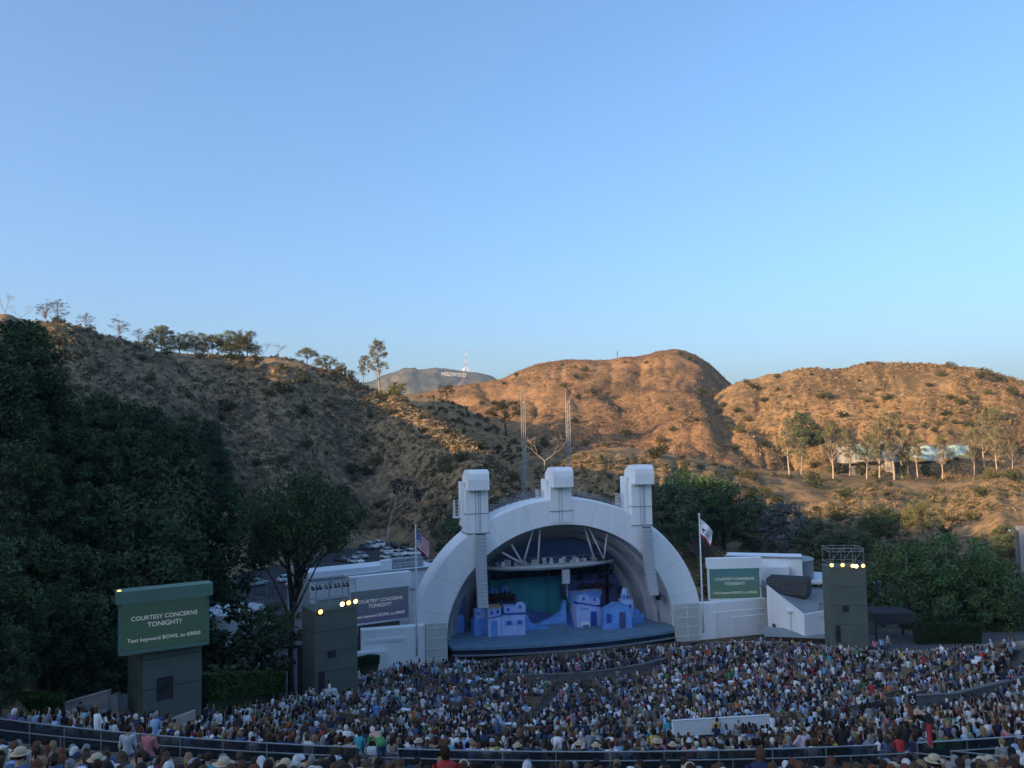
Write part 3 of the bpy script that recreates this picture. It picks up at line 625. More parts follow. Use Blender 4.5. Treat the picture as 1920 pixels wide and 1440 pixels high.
# ================================================================== SCREENS, TOWERS, BUILDINGS
M('tower_green', (.115, .14, .115), (.10, .12, .10), scale=.6, rough=.8, bump=.05, bscale=8)
M('tower_green_light', (.12, .20, .155), (.11, .185, .14), scale=.6, rough=.75)
M('canopy_dark', (.05, .052, .055), (.04, .042, .045), scale=1, rough=.9)
M('roof_grey', (.30, .31, .32), (.24, .25, .26), scale=.5, rough=.9)
M('louver_grey', (.10, .105, .11), (.08, .085, .09), scale=1, rough=.7)
M('dark_wood', (.055, .035, .025), (.04, .026, .02), scale=1.5, rough=.85)
M('box_wood', (.20, .15, .105), (.14, .105, .075), scale=1.6, rough=.85, bump=.1, bscale=20)
M('bench_wood', (.17, .15, .135), (.115, .10, .09), scale=1.4, rough=.85, bump=.1, bscale=18)
M('window_dark', (.025, .035, .045), (.035, .045, .055), scale=.5, rough=.15, spec=.6)
M('glass_teal', (.16, .30, .33), (.10, .21, .24), scale=.25, rough=.2, spec=.6)
M('mural_sky', (.38, .56, .58), (.50, .64, .65), scale=.12, rough=.7)
M('mural_sand', (.45, .42, .22), (.36, .36, .18), scale=.2, rough=.8)
M('house_cream', (.52, .44, .35), (.44, .37, .29), scale=.3, rough=.85)
M('screen_text', (.5, .55, .58), (.5, .55, .58), rough=.6)
M_emit('lamp_glow', (1.0, .42, .08), 3.2)
M_emit('lamp_hot', (1.0, .60, .22), 6.0)
def screen_mat(name, top, bot, e, h):
    m, nt, b = base_mat(name, .8, spec=.05)
    b.inputs['Base Color'].default_value = (.02, .025, .028, 1)
    tc = nd(nt, 'ShaderNodeTexCoord'); sx = nd(nt, 'ShaderNodeSeparateXYZ'); mp = nd(nt, 'ShaderNodeMapRange')
    mp.inputs['From Min'].default_value = 0; mp.inputs['From Max'].default_value = h
    nt.links.new(tc.outputs['Object'], sx.inputs[0]); nt.links.new(sx.outputs['Z'], mp.inputs['Value'])
    r = nd(nt, 'ShaderNodeValToRGB'); r.color_ramp.elements[0].color = (*bot, 1); r.color_ramp.elements[1].color = (*top, 1)
    nt.links.new(mp.outputs[0], r.inputs['Fac']); nt.links.new(r.outputs[0], b.inputs['Emission Color']); b.inputs['Emission Strength'].default_value = e
    return m
screen_mat('display_green', (.022, .055, .05), (.022, .055, .045), .25, 3.5)
screen_mat('display_blue', (.045, .085, .13), (.04, .058, .15), .2, 4.5)
screen_mat('display_teal', (.028, .105, .16), (.045, .095, .075), .27, 5.0)
M_emit('display_letters', (.20, .24, .30), .40); M_emit('display_letters_dim', (.20, .24, .27), .5)
def video_screen(name, label, loc, rotz, w, h, frame_mat, disp, head, letters, tsize, tilt=0.0):
    "panel stands with its lower edge at local z=0, front towards -y"
    t = thing(name, label, 'video screen', loc, rotz, 'video screens')
    part('housing', MB().box(-w / 2 - .12, w / 2 + .12, .02, .7, -.25, h + .02), frame_mat, t)
    dp = part('display', MB().box(-w / 2, w / 2, -.02, .03, 0, h), disp, t)
    part('header', MB().box(-w / 2 - .3, w / 2 + .3, -.55, .75, h, h + head), frame_mat, t)
    part('side_frame', MB().box(-w / 2 - .16, -w / 2, -.14, .04, -.25, h).box(w / 2, w / 2 + .16, -.14, .04, -.25, h).box(-w / 2, w / 2, -.14, .04, -.25, -.02), frame_mat, t)
    for txt, fx, fz, s_ in (('COURTESY CONCERNS', 0, .60, 1.0), ('TONIGHT?', 0, .44, 1.0), ('Text keyword BOWL to 69050', .0, .15, .86)):
        me = text_mesh(txt, tsize * s_, 'lettering', letters, .004); wd = max(v.co.x for v in me.vertices) - min(v.co.x for v in me.vertices)
        o = link('lettering', me, dp, (0, -.032, h * fz)); o['kind'] = 'stuff'; o.rotation_euler = (math.pi / 2, 0, 0)
        k = (w * {0: .78, 1: .40, 2: .86}[('COURTESY CONCERNS', 'TONIGHT?', 'Text keyword BOWL to 69050').index(txt)]) / wd; o.scale = (k, k, 1)
    return t
def bx_thing(): pass
# --- free-standing screen tower (green), left foreground
ta = thing('screen_tower', 'dark green square tower carrying the big green screen beside the hedge', 'tower', P(300, 1335, 51.5) * 1.0, D2(38)); zb = ta.location.z; ta.location.z = zb
def tower_shaft(t, w, d, h, drop=3.0, lim=None):
    part('shaft', MB().box(-w / 2, w / 2, -d / 2, d / 2, -drop, h), 'tower_green', t)
    for k in range(1, 4): part('seam', MB().box(-w / 2 - .012, w / 2 + .012, -d / 2 - .012, d / 2 + .012, h * k / 4 - .02, h * k / 4 + .02), 'dark_metal', t)
ta.location = (P(296, 1335, 51.5).x, 52.4, zb); tower_shaft(ta, 3.4, 3.6, 6.9)
part('access_door', MB().box(-.9, 0, -1.86, -1.8, 1.0, 2.3), 'dark_metal', ta)
sc = video_screen('video_screen', 'large dark green video screen on its own tower above the hedge', (P(306, 1180, 50.0).x, 50.2, P(306, 1212, 50.0).z), D2(30), 4.7, 2.75, 'tower_green_light', 'display_green', .72, 'display_letters', .5)
lampA = thing('flood_lamp', 'single orange floodlight glowing at the corner of the big green screen', 'lamp', (P(224, 1110, 49.0).x, 49.0, P(224, 1110, 49.0).z), D2(20), 'lit floodlights')
part('can', MB().tube([(0, .5, .05), (0, .1, 0), (0, -.05, -.02)], [.10, .14, .17], 9), 'dark_metal', lampA); part('lens', MB().tube([(0, -.05, -.02), (0, -.09, -.025)], [.15, .13], 9), 'lamp_glow', lampA)
# --- speaker / follow-spot towers
def spot_tower(label, loc, rot, w, d, h, lamps, truss_h, lab2):
    t = thing('light_tower', label, 'tower', loc, rot, 'green lighting towers'); tower_shaft(t, w, d, h)
    part('parapet', MB().box(-w / 2 - .06, w / 2 + .06, -d / 2 - .06, d / 2 + .06, h - .02, h + .12), 'tower_green', t)
    part('hatch', MB().box(-w * .2, -w * .02, -d / 2 - .08, -d / 2, h * .42, h * .50), 'dark_metal', t); part('door', MB().box(-w * .42, -w * .28, -d / 2 - .03, -d / 2 + .02, .1, 2.0), 'dark_metal', t)
    tr = MB(); z0, z1 = h + .1, h + truss_h
    for x in np.linspace(-w / 2 + .1, w / 2 - .1, 4):
        for y in (-d / 2 + .1, d / 2 - .1): tr.bar((x, y, z0), (x, y, z1), .035, 4)
    for z in (z0 + .5, z1 - .35, z1):
        for y in (-d / 2 + .1, d / 2 - .1): tr.bar((-w / 2 + .1, y, z), (w / 2 - .1, y, z), .035, 4)
        for x in (-w / 2 + .1, w / 2 - .1): tr.bar((x, -d / 2 + .1, z), (x, d / 2 - .1, z), .035, 4)
    for i in range(3): x = -w / 2 + .1 + (w - .2) * i / 3; tr.bar((x, -d / 2 + .1, z0 + .5), (x + (w - .2) / 3, -d / 2 + .1, z1), .025, 4)
    part('truss', tr, 'grey_metal', t)
    for i in range(9): x = -w / 2 + .3 + (w - .6) * i / 8 + rnd.uniform(-.1, .1); part('dark_fixture', MB().tube([(x, -.1, z1 - .45), (x, -.25, z1 - .6), (x, -.4, z1 - .72)], [.1, .15, .16], 7), 'dark_metal', t)
    for j, (x, dz, hot) in enumerate(lamps):
        l = thing('flood_lamp', lab2[j], 'lamp', t.location + Matrix.Rotation(rot, 3, 'Z') @ Vector((x, -d / 2 - .15, h + .28 + dz)), rot, 'lit floodlights')
        part('can', MB().tube([(0, .45, .06), (0, .15, .02), (0, 0, 0)], [.12, .19, .23], 10), 'dark_metal', l); part('lens', MB().tube([(0, -.005, 0), (0, -.06, -.01)], [.21, .16], 12), 'lamp_hot' if hot else 'lamp_glow', l); part('yoke', MB().bar((-.26, .12, -.35), (-.26, .12, .05), .025, 4).bar((.26, .12, -.35), (.26, .12, .05), .025, 4).bar((-.26, .12, -.35), (.26, .12, -.35), .025, 4), 'dark_metal', l)
    return t
pB = P(612, 1295, 80); tB = spot_tower('dark green lighting tower in front of the white screen near the flag side', (pB.x, 81.5, pB.z), D2(33), 4.2, 3.6, 7.5, [(-1.6, -.25, 0), (.55, .2, 1), (1.2, .25, 0), (1.9, .3, 0)], 2.6,
    ['orange floodlight set low at the outer corner of the green tower', 'brightest white hot floodlight on the green tower by the white screen', 'orange floodlight beside the brightest one on the green tower', 'narrow orange floodlight nearest the white screen on the green tower'])
pC = P(1597, 1205, 99); tC = spot_tower('tall plain green lighting tower standing before the big leafy tree', (pC.x, 100.5, pC.z), D2(-4), 4.1, 3.2, 8.6, [(-1.85, .15, 0), (-.6, .15, 0), (.55, .05, 0), (.95, 0, 1), (1.75, .05, 0)], 2.3,
    ['orange floodlight at the shell side corner of the tower by the leafy tree', 'orange floodlight second from the shell on the tower by the leafy tree', 'orange floodlight half hidden by its brighter twin on the leafy tree tower', 'brightest of five floodlights on the tower by the leafy tree', 'orange floodlight at the tree side corner of the tower by the leafy tree'])
# --- the two white screens beside the shell
scL = video_screen('video_screen', 'white framed blue video screen half hidden behind the lit green tower', (P(710, 1170, 118).x, 119.3, P(710, 1168, 118).z), D2(29), 8.6, 4.55, 'shell_white', 'display_blue', 2.0, 'display_letters', .6)
scR = video_screen('video_screen', 'white framed teal video screen beside the pole with the white flag', (P(1379, 1120, 127).x, 127.2, P(1379, 1122, 127).z), D2(1), 7.65, 4.5, 'shell_white', 'display_teal', 1.55, 'display_letters_dim', .6)
for t, hh in ((scL, 2.3), (scR, 3.0)): part('support', MB().box(-3.0, 3.0, .15, .65, -hh - 1.5, -.2), 'concrete_dark', t)
# --- flags
def cloth_flag(parent, fn, nu, nv, colf, mats, name='cloth'):
    mb = MB(); w = nu + 1
    vs_ = [fn(i / nu, j / nv) for j in range(nv + 1) for i in range(nu + 1)]
    for j in range(nv):
        for i in range(nu): mb.f.append((j * w + i, j * w + i + 1, (j + 1) * w + i + 1, (j + 1) * w + i)); mb.m.append(colf((i + .5) / nu, (j + .5) / nv))
    mb.v = vs_; me = mb.mesh(name, mats, True, fix=False); return link(name, me, parent)
M('flag_red', (.55, .04, .06), rough=.8); M('flag_white', (.85, .85, .86), rough=.8); M('flag_blue', (.03, .05, .26), rough=.8); M('bear_brown', (.07, .05, .04), rough=.8); M('grass_green', (.06, .14, .05), rough=.8)
def flagpole(label, px, ptop, pbot, D):
    a, b = P(px, ptop, D), P(px, pbot, D); H = a.z - b.z
    t = thing('flagpole', label, 'flagpole', (a.x, D, b.z)); part('pole', MB().tube([(0, 0, -4), (0, 0, 0), (0, 0, H)], [.14, .13, .085], 10), 'white_metal', t, smooth=True); part('finial', MB().ball((0, 0, H + .12), .17), 'white_metal', t, smooth=True); return t, H
fp, HP = flagpole('white pole with the red and white striped flag left of the arch', 779, 987, 1172, 112)
us = thing('flag', 'star spangled red white and blue flag hanging in folds from its pole', 'flag', (fp.location.x, 112, fp.location.z + HP))
def us_fn(u, v):     # u along the fly, v from the top down; the fly droops
    x = .1 + u * 1.7; z = -.5 - v * 2.3 - u * 1.3 - .25 * u * u
    return (x + .06 * math.sin(9 * v + 3 * u), -.05 + .24 * math.sin(u * 9.0 + v * 2.2) * (.3 + u), z)
cloth_flag(us, us_fn, 26, 26, lambda u, v: 2 if (u < .42 and v < 7 / 13) else (0 if int(v * 13) % 2 == 0 else 1), ['flag_red', 'flag_white', 'flag_blue'])
sm = MB()
for r_ in range(9):
    for c_ in range(6 if r_ % 2 == 0 else 5):
        u = .42 * (c_ + (.5 if r_ % 2 == 0 else 1.0)) / 6.0; v = 7 / 13 * (r_ + .5) / 9; p = Vector(us_fn(u, v)); p.y -= .02
        sm.add([p + Vector((math.cos(math.pi / 2 + k * math.pi / 5) * (.055 if k % 2 == 0 else .024), 0, math.sin(math.pi / 2 + k * math.pi / 5) * (.055 if k % 2 == 0 else .024))) for k in range(10)], [tuple(range(10))])
part('stars', sm, 'flag_white', us)['kind'] = 'stuff'
fp2, HP2 = flagpole('white pole with the white bear flag right of the arch', 1311, 966, 1130, 114)
cf = thing('flag', 'white flag with a dark bear and red lower stripe drooping from its pole', 'flag', (fp2.location.x, 114, fp2.location.z + HP2))
def ca_fn(u, v):
    x = .1 + u * 1.75 - .5 * u * v * 1.0; z = -.45 - v * 2.35 - u * 1.55 - .25 * u * u + .35 * u * v
    return (x + .05 * math.sin(7 * v + 4 * u), -.05 + .22 * math.sin(u * 7.0 + v * 3.0) * (.25 + u), z)
cloth_flag(cf, ca_fn, 24, 20, lambda u, v: 0 if v > .84 else 1, ['flag_red', 'flag_white'])
def flat_on(fn, poly): return [(lambda p: (p[0], p[1] - .03, p[2]))(fn(u, v)) for u, v in poly]
bear = [(.16, .50), (.22, .42), (.34, .40), (.44, .36), (.56, .38), (.64, .44), (.66, .56), (.64, .68), (.58, .68), (.56, .58), (.46, .58), (.46, .69), (.40, .69), (.38, .58), (.30, .57), (.29, .69), (.23, .69), (.23, .56), (.17, .56)]
part('bear', MB().add(flat_on(ca_fn, bear), [tuple(range(len(bear)))]), 'bear_brown', cf); part('ground_strip', MB().add(flat_on(ca_fn, [(.15, .69), (.7, .69), (.7, .73), (.15, .73)]), [(0, 1, 2, 3)]), 'grass_green', cf)
star = [(.14 + .05 * math.sin(k * math.pi / 5) * (1 if k % 2 == 0 else .42), .16 - .05 * math.cos(k * math.pi / 5) * (1 if k % 2 == 0 else .42)) for k in range(10)]
part('star', MB().add(flat_on(ca_fn, star), [tuple(range(10))]), 'flag_red', cf)
# --- lattice masts behind the shell
for px, D, lab in ((980.5, 152, 'thin steel lattice mast rising behind the flag side of the shell roof'), (1064, 152, 'thin steel lattice mast rising right behind the centre tower')):
    top = P(px, 752, D); t = thing('lattice_mast', lab, 'mast', (top.x, D, -1.6)); Hm = top.z + 1.6; mb = MB(); w = .36
    for x, y in ((-w, -w), (w, -w), (0, w)): part('leg', MB().bar((x, y, 0), (x, y, Hm), .075, 4), 'steel_rail', t)
    n = int(Hm / .9); cs = ((-w, -w), (w, -w), (0, w))
    for i in range(n):
        for k in range(3): a, b = cs[k], cs[(k + 1) % 3]; mb.bar((*a, i * .9), (*b, (i + 1) * .9), .025, 3)
    part('bracing', mb, 'steel_rail', t); part('antenna', MB().bar((-w, -w, Hm), (-w, -w, Hm + 2.2), .05, 4).bar((w, -w, Hm), (w, -w, Hm + .8), .05, 4), 'steel_rail', t); part('camera_ball', MB().ball((.3, -.4, Hm - .3), .24, 8, 6), 'grey_metal', t)
# --- white building left of the shell
b0, b1 = P(583, 1170, 126), P(800, 1160, 136)
bl = thing('stage_building', 'long cream and white flat roofed building behind the blue screen', 'building', (b0.x, b0.y, -1.6), math.atan2(b1.y - b0.y, b1.x - b0.x)); L = 22.0; zt = P(583, 1088, 126).z + 1.6
part('wall', MB().box(0, L, 0, 12, 0, zt), 'panel_white', bl); part('lower_wall', MB().box(.9, 11, -.08, .05, 0, zt - 3.2), 'beige_wall', bl); part('corner_pier', MB().box(-.25, .9, -.25, .8, 0, zt - .4), 'panel_white', bl)
part('cornice', MB().box(-.3, L + .1, -.35, .1, zt - .08, zt + .12), 'grey_metal', bl); part('parapet', MB().box(-.2, 12.0, .6, .9, zt + .12, zt + 1.0).box(-.2, .1, .9, 11.8, zt + .12, zt + 1.0), 'panel_white', bl); part('string_course', MB().box(-.1, L, -.14, .02, zt - 3.2, zt - 3.08), 'grey_metal', bl)
part('roof_unit', MB().box(13.6, 19.6, 2.0, 4.0, zt + .1, zt + 1.5), 'grey_metal', bl); part('roof_unit', MB().box(12.2, 13.7, 1.2, 2.6, zt + .1, zt + 1.6), 'panel_white', bl)
rr = MB()
for i in range(8): rr.bar((13.8 + i, .5, zt), (13.8 + i, .5, zt + 1.1), .03, 4)
rr.bar((13.8, .5, zt + 1.1), (20.8, .5, zt + 1.1), .035, 4).bar((13.8, .5, zt + .6), (20.8, .5, zt + .6), .03, 4); part('railing', rr, 'white_metal', bl)
for i in range(3): part('wall_lamp', MB().box(3 + 4 * i, 3.3 + 4 * i, -.35, 0, zt - .7, zt - .5), 'grey_metal', bl)
part('doorway', MB().box(L - 3.4, L - 1.6, -.09, 0, 0, 6.0), 'window_dark', bl)
# --- buildings right of the shell
r0 = P(1312, 1080, 128)
br = thing('stage_building', 'low white workshop wall running back from the teal screen to the green tower', 'building', (P(1440, 1170, 122).x, 122, -1.6), 0)
x2 = P(1513, 1165, 113).x - br.location.x
part('wall', MB().add([(0, 0, 0), (x2, -8, 0), (x2, -8, 5.2), (0, 0, 7.8), (.2, .4, 0), (x2 + .2, -7.6, 0), (x2 + .2, -7.6, 5.2), (.2, .4, 7.8)], [(0, 1, 2, 3), (5, 4, 7, 6), (3, 2, 6, 7), (4, 0, 3, 7), (1, 5, 6, 2)]), 'shell_white', br)
part('side_wall', MB().add([(x2, -8, 0), (x2 + 4, -6.5, 0), (x2 + 4, -6.5, 5.4), (x2, -8, 5.2), (x2, -7.6, 0), (x2 + 4, -6.1, 0), (x2 + 4, -6.1, 5.4), (x2, -7.6, 5.2)], [(0, 1, 2, 3), (5, 4, 7, 6), (3, 2, 6, 7)]), 'shell_white', br)
part('end_wall', MB().box(x2 + 3.6, x2 + 8.5, -7.2, -6.8, 0, 4.9), 'shell_white', br); part('roof', MB().add([(0, .4, 7.2), (x2, -7.6, 4.7), (x2 + 9, -6.2, 4.6), (x2 + 9, 12, 5.6), (0, 12, 7.4)], [(0, 1, 2, 3, 4)]), 'roof_grey', br)
part('downpipe', MB().bar((x2 * .62, -5.3, 0), (x2 * .62, -5.3, 5.6), .05, 5), 'white_metal', br); part('vent', MB().box(x2 * .12, x2 * .2, -1.9, -1.0, 1.9, 2.6), 'window_dark', br); part('roof_dome', MB().ball((x2 - .6, -5, 5.2), (.9, .9, .45)), 'panel_white', br)
pl = P(1445, 1095, 128); lv = thing('louvred_plant_room', 'dark grey slatted plant room on the roof beside the teal screen', 'plant room', (P(1437, 1100, 126).x, 126, 4.3), D2(-28))
Lv = 5.8
for side in (0, 1):
    for i in range(6):
        z = .12 + .36 * i
        part('slat', MB().box(0, Lv, -.10, .0, z, z + .22) if side == 0 else MB().box(Lv - .02, Lv + .06, .05, 4.0, z, z + .22), 'louver_grey', lv)
part('casing', MB().box(0.05, Lv - .05, .02, 4.0, -.3, 2.2), 'canopy_dark', lv)
dk = thing('roof_block', 'pale blue grey stepped block behind the top of the teal screen', 'building', (P(1435, 1090, 132).x, 132, 0), D2(-18)); part('wall', MB().box(-6, 5.6, 0, 6, -1.6, 8.6), 'panel_white', dk); part('upper_block', MB().box(0, 3.6, -1.4, 2, 3, 7.4), 'panel_white', dk); part('parapet', MB().box(-6.1, 5.7, -.1, .2, 8.6, 8.9), 'roof_grey', dk)
dm = thing('round_drum', 'grey metal drum shaped roof enclosure behind the slatted plant room', 'tank', (P(1478, 1090, 134).x, 136, 3.5)); part('drum', MB().tube([(0, 0, 0), (0, 0, 4.4)], [4.6, 4.6], 28, cap=False), 'grey_metal', dm, smooth=True); part('rim', MB().tube([(0, 0, 4.35), (0, 0, 4.5)], [4.7, 4.7], 28), 'grey_metal', dm)
dr = thing('round_canopy', 'flat white disc canopy roof beside the tall green tower', 'canopy', (P(1532, 1080, 134).x, 136, -1.6)); part('disc', MB().tube([(0, 0, P(1532, 1082, 136).z + 1.3), (0, 0, P(1532, 1082, 136).z + 1.7)], [4.9, 5.0], 36), 'panel_white', dr)
for a in range(6): part('column', MB().bar((3.8 * math.cos(a), 3.8 * math.sin(a), 0), (3.8 * math.cos(a), 3.8 * math.sin(a), P(1532, 1082, 136).z + 1.4), .15, 8), 'white_metal', dr)
tp = thing('wrapped_equipment', 'tall pale shrouded equipment stack standing on the workshop roof', 'equipment', (P(1550, 1125, 118).x, 118, 3.1)); part('cover', MB().tube([(0, 0, 0), (0, 0, 1.2), (.1, 0, 2.6), (.15, 0, 3.4)], [1.1, 1.0, .6, .15], 9), 'grey_metal', tp); part('strap', MB().tube([(0, 0, 1.1), (0, 0, 1.2)], [1.05, 1.03], 9), 'dark_metal', tp)
fc = thing('timber_fence', 'dark brown vertical board fence below the white workshop wall', 'fence', (P(1434, 1170, 113).x, 112.6, -1.6), D2(-8))
for i in range(46): part('board', MB().box(i * .2, i * .2 + .185, -.03 + .015 * (i % 2), .03, 0, 2.75 - .006 * i), 'dark_wood', fc)
part('rail', MB().box(0, 9.2, .031, .1, .5, .65).box(0, 9.2, .031, .1, 2.1, 2.25), 'dark_wood', fc)
part('deck_roof', MB().add([(0, 0, 2.5), (9.2, 0, 2.2), (9.2, 5, 2.3), (0, 7, 2.6)], [(0, 1, 2, 3)]), 'roof_grey', fc)
# pergolas over the two entrances
def pergola(label, p0, w, d, h, th, mat, rot):
    t = thing('entrance_canopy', label, 'canopy', p0, rot); part('roof_slab', MB().box(0, w, 0, d, h, h + th), mat, t)
    for x in (.2, w - .2):
        for y in (.3, d - .3): part('post', MB().box(x - .12, x + .12, y - .12, y + .12, -.5, h), mat, t)
    return t
pR = P(1637, 1192, 104); pergola('dark flat canopy over the walkway behind the tall green tower', (pR.x + .3, 104, pR.z - 1.2), 5.0, 4.0, 2.6, 1.3, 'canopy_dark', D2(-3))
pL = P(487, 1265, 98); pergola('dark thin beam canopy across the path between the two green towers', (pL.x, 98, -1.5), 4.6, 2.2, P(487, 1213, 98).z + 1.2, .3, 'dark_metal', D2(4))
# tank wall and white drum on the left path, fences, sign
wt = thing('white_tank', 'white curved tank wall with a railing beside the path', 'tank', (P(425, 1175, 128).x, 130, -1.6)); part('shell', MB().tube([(0, 0, 0), (0, 0, P(425, 1147, 128).z + 1.6)], [5.2, 5.2], 40), 'panel_white', wt, smooth=False)
fr_ = MB(); zt_ = P(425, 1147, 128).z + 1.6
for i in range(20): a = 2 * math.pi * i / 20; b = 2 * math.pi * (i + 1) / 20; fr_.bar((5 * math.cos(a), 5 * math.sin(a), zt_), (5 * math.cos(a), 5 * math.sin(a), zt_ + 1.1), .03, 4); fr_.bar((5 * math.cos(a), 5 * math.sin(a), zt_ + 1.1), (5 * math.cos(b), 5 * math.sin(b), zt_ + 1.1), .03, 4)
part('railing', fr_, 'steel_rail', wt)
def chain_fence(label, a, b, h, n, mat='steel_rail'):
    t = thing('metal_fence', label, 'fence', a); d = Vector(b) - Vector(a)
    for i in range(n + 1): part('post', MB().bar(d * (i / n), d * (i / n) + Vector((0, 0, h)), .05, 5), mat, t)
    for z in (.1, h): part('rail', MB().bar(Vector((0, 0, z)), d + Vector((0, 0, z)), .035, 4), mat, t)
    mb = MB()
    for i in range(int(d.length / .5)): q = d * (i * .5 / d.length); mb.bar(q, q + Vector((0, 0, h)), .012, 3)
    part('mesh_wires', mb, mat, t); return t
gA, gB = G(470, 1152, -1.5), G(560, 1150, -1.5); chain_fence('silver chain fence behind the white car by the path', gA, gB, 2.2, 6)
gA, gB = G(395, 1118, -1.5), G(545, 1114, -1.5); chain_fence('low dark fence along the edge of the left car park', gA, gB, 1.4, 9, 'dark_metal')
gA, gB = G(690, 1012, -1.5), G(830, 1006, -1.5); chain_fence('long thin fence at the foot of the hill behind the parked cars', gA, gB, 1.6, 12)
sg = thing('parking_sign', 'small blue sign on a post at the edge of the left car park', 'sign', G(459, 1122, -1.5)); part('post', MB().bar((0, 0, 0), (0, 0, 3.4), .05, 5), 'grey_metal', sg); M('sign_blue', (.02, .10, .35), rough=.5); part('plate', MB().box(-.35, .35, -.05, 0, 2.5, 3.3), 'sign_blue', sg)
um = thing('parasol', 'pale green market parasol beside the path under the trees', 'parasol', G(505, 1195, -1.5)); M('parasol_green', (.32, .42, .22), rough=.8); part('canopy', MB().tube([(0, 0, 2.2), (0, 0, 2.9)], [1.5, .08], 8), 'parasol_green', um); part('pole', MB().bar((0, 0, 0), (0, 0, 2.9), .03, 5), 'grey_metal', um)
sd = thing('speaker_post', 'black loudspeaker post standing beside the white tank', 'speaker', G(461, 1205, -1.5)); part('post', MB().box(-.25, .25, -.2, .2, 0, P(461, 1130, G(461, 1205, -1.5).y).z + 1.5), 'dark_metal', sd); part('base', MB().box(-.4, .4, -.4, .4, 0, .15), 'dark_metal', sd)
# concrete stair walls and planter near the green screen tower
for i, (pts, lab) in enumerate((([(122, 1345), (122, 1320), (203, 1297), (203, 1352)], 'sloping concrete stair wall between hedge and green screen tower'), ([(203, 1352), (203, 1310), (220, 1302), (220, 1355)], 'short stepped concrete wall touching the green screen tower'),
        ([(434, 1277), (484, 1245), (486, 1252), (440, 1280)], 'slanting concrete stair parapet beside the path below the pergola'))):
    D = (50, 50.2, 86)[i]; o = P(*pts[0], D); t = thing('stair_wall', lab, 'wall', o)
    poly = [(P(*q, D).x - o.x, P(*q, D).z - o.z) for q in pts]; poly[0] = (poly[0][0], poly[0][1] - 1.5); poly[-1] = (poly[-1][0], poly[-1][1] - 1.5)
    part('wall', MB().prism(poly, 0, .35), 'concrete', t); part('coping', MB().prism([(poly[1][0], poly[1][1]), (poly[2][0], poly[2][1]), (poly[2][0], poly[2][1] + .08), (poly[1][0], poly[1][1] + .08)], -.05, .4), 'concrete', t)
pp = P(330, 1352, 47); t = thing('planter', 'low slanted concrete planter at the foot of the green screen tower', 'planter', pp, D2(20)); part('kerb', MB().prism([(-.7, -1.2), (1.0, -1.2), (1.0, .45), (-.7, 0)], 0, .25), 'concrete', t); part('soil', MB().box(-.6, .9, .3, 1.2, -1.2, .05), 'dirt', t)
ra, rb_ = P(1268, 1000, 190), P(1380, 1055, 160)
t = thing('hillside_ramp', 'long pale concrete ramp with railings descending the slope behind the white flag', 'ramp', ra); d = rb_ - ra
part('deck', MB().add([(0, 0, 0), d, d + Vector((0, 3, 0)), (0, 3, 0), (0, 0, -2.5), d + Vector((0, 0, -2.5)), d + Vector((0, 3, -2.5)), (0, 3, -2.5)], [(0, 1, 2, 3), (4, 7, 6, 5), (0, 4, 5, 1), (2, 6, 7, 3), (1, 5, 6, 2), (0, 3, 7, 4)]), 'concrete_dark', t)
for yy in (0, 3):
    mb = MB()
    for i in range(22): q = d * (i / 21) + Vector((0, yy, 0)); mb.bar(q, q + Vector((0, 0, 1.1)), .04, 4)
    for z in (.55, 1.1): mb.bar(Vector((0, yy, z)), d + Vector((0, yy, z)), .04, 4)
    part('railing', mb, 'steel_rail', t)
# slab tower with a lamp at the far right
q = P(1921, 1085, 126); t = thing('concrete_pylon', 'pale concrete pylon with a bracket lamp rising beside the leafy tree', 'pylon', (q.x + .25, 126, q.z - 6)); Hq = P(1921, 987, 126).z - q.z + 6
part('slab', MB().box(-.55, 1.2, 0, 1.0, 0, Hq), 'concrete', t); part('rib', MB().box(-.95, -.56, .2, .7, 0, Hq - .6), 'concrete_dark', t); part('lamp_arm', MB().bar((-.9, .4, Hq - .55), (-1.8, .4, Hq - .5), .04, 5).bar((-.9, .4, Hq - .55), (-.9, .4, Hq - 1.6), .04, 5), 'steel_rail', t); part('lamp_head', MB().ball((-1.8, .4, Hq - .62), .16, 8, 6), 'white_metal', t)
# --- house on the right-hand hill
hb = P(1585, 852, 335); hs = thing('hillside_house', 'long modern hillside house with pale blue mural wall behind eucalyptus trees', 'house', (hb.x, 335, cz(1590, 862, 335) - 1), 0)
def hx(px): return P(px, 850, 335).x - hb.x
def hz(py, px=1700): return P(px, py, 335).z - hs.location.z
part('wing_wall', MB().box(hx(1583), hx(1662), 0, 8, hz(868, 1620), hz(832, 1620)), 'concrete', hs)
gl = part('glass_wall', MB().box(hx(1602), hx(1658), -.1, .05, hz(861, 1620), hz(838, 1620)), 'glass_teal', hs)
for i in range(9): x = hx(1602) + (hx(1658) - hx(1602)) * i / 8; part('mullion', MB().box(x - .1, x + .1, -.2, -.09, hz(861, 1620), hz(838, 1620)), 'dark_metal' if i > 5 else 'house_cream', gl)
part('balcony', MB().box(hx(1600), hx(1660), -1.6, 0, hz(865, 1620), hz(862, 1620)), 'house_cream', hs)
part('chimney_block', MB().box(hx(1656), hx(1672), -2.2, 5, hz(885), hz(827, 1664)), 'house_cream', hs)
mw = part('mural_wall', MB().add([(hx(1672), 0, hz(866)), (hx(1815), -1.5, hz(862, 1800)), (hx(1813), -1.5, hz(834, 1800)), (hx(1672), 0, hz(837, 1680)), (hx(1672), 6, hz(866)), (hx(1815), 5, hz(862, 1800)), (hx(1813), 5, hz(834, 1800)), (hx(1672), 6, hz(837, 1680))], [(0, 1, 2, 3), (3, 2, 6, 7), (1, 5, 6, 2), (5, 4, 7, 6), (0, 3, 7, 4)]), 'mural_sky', hs)
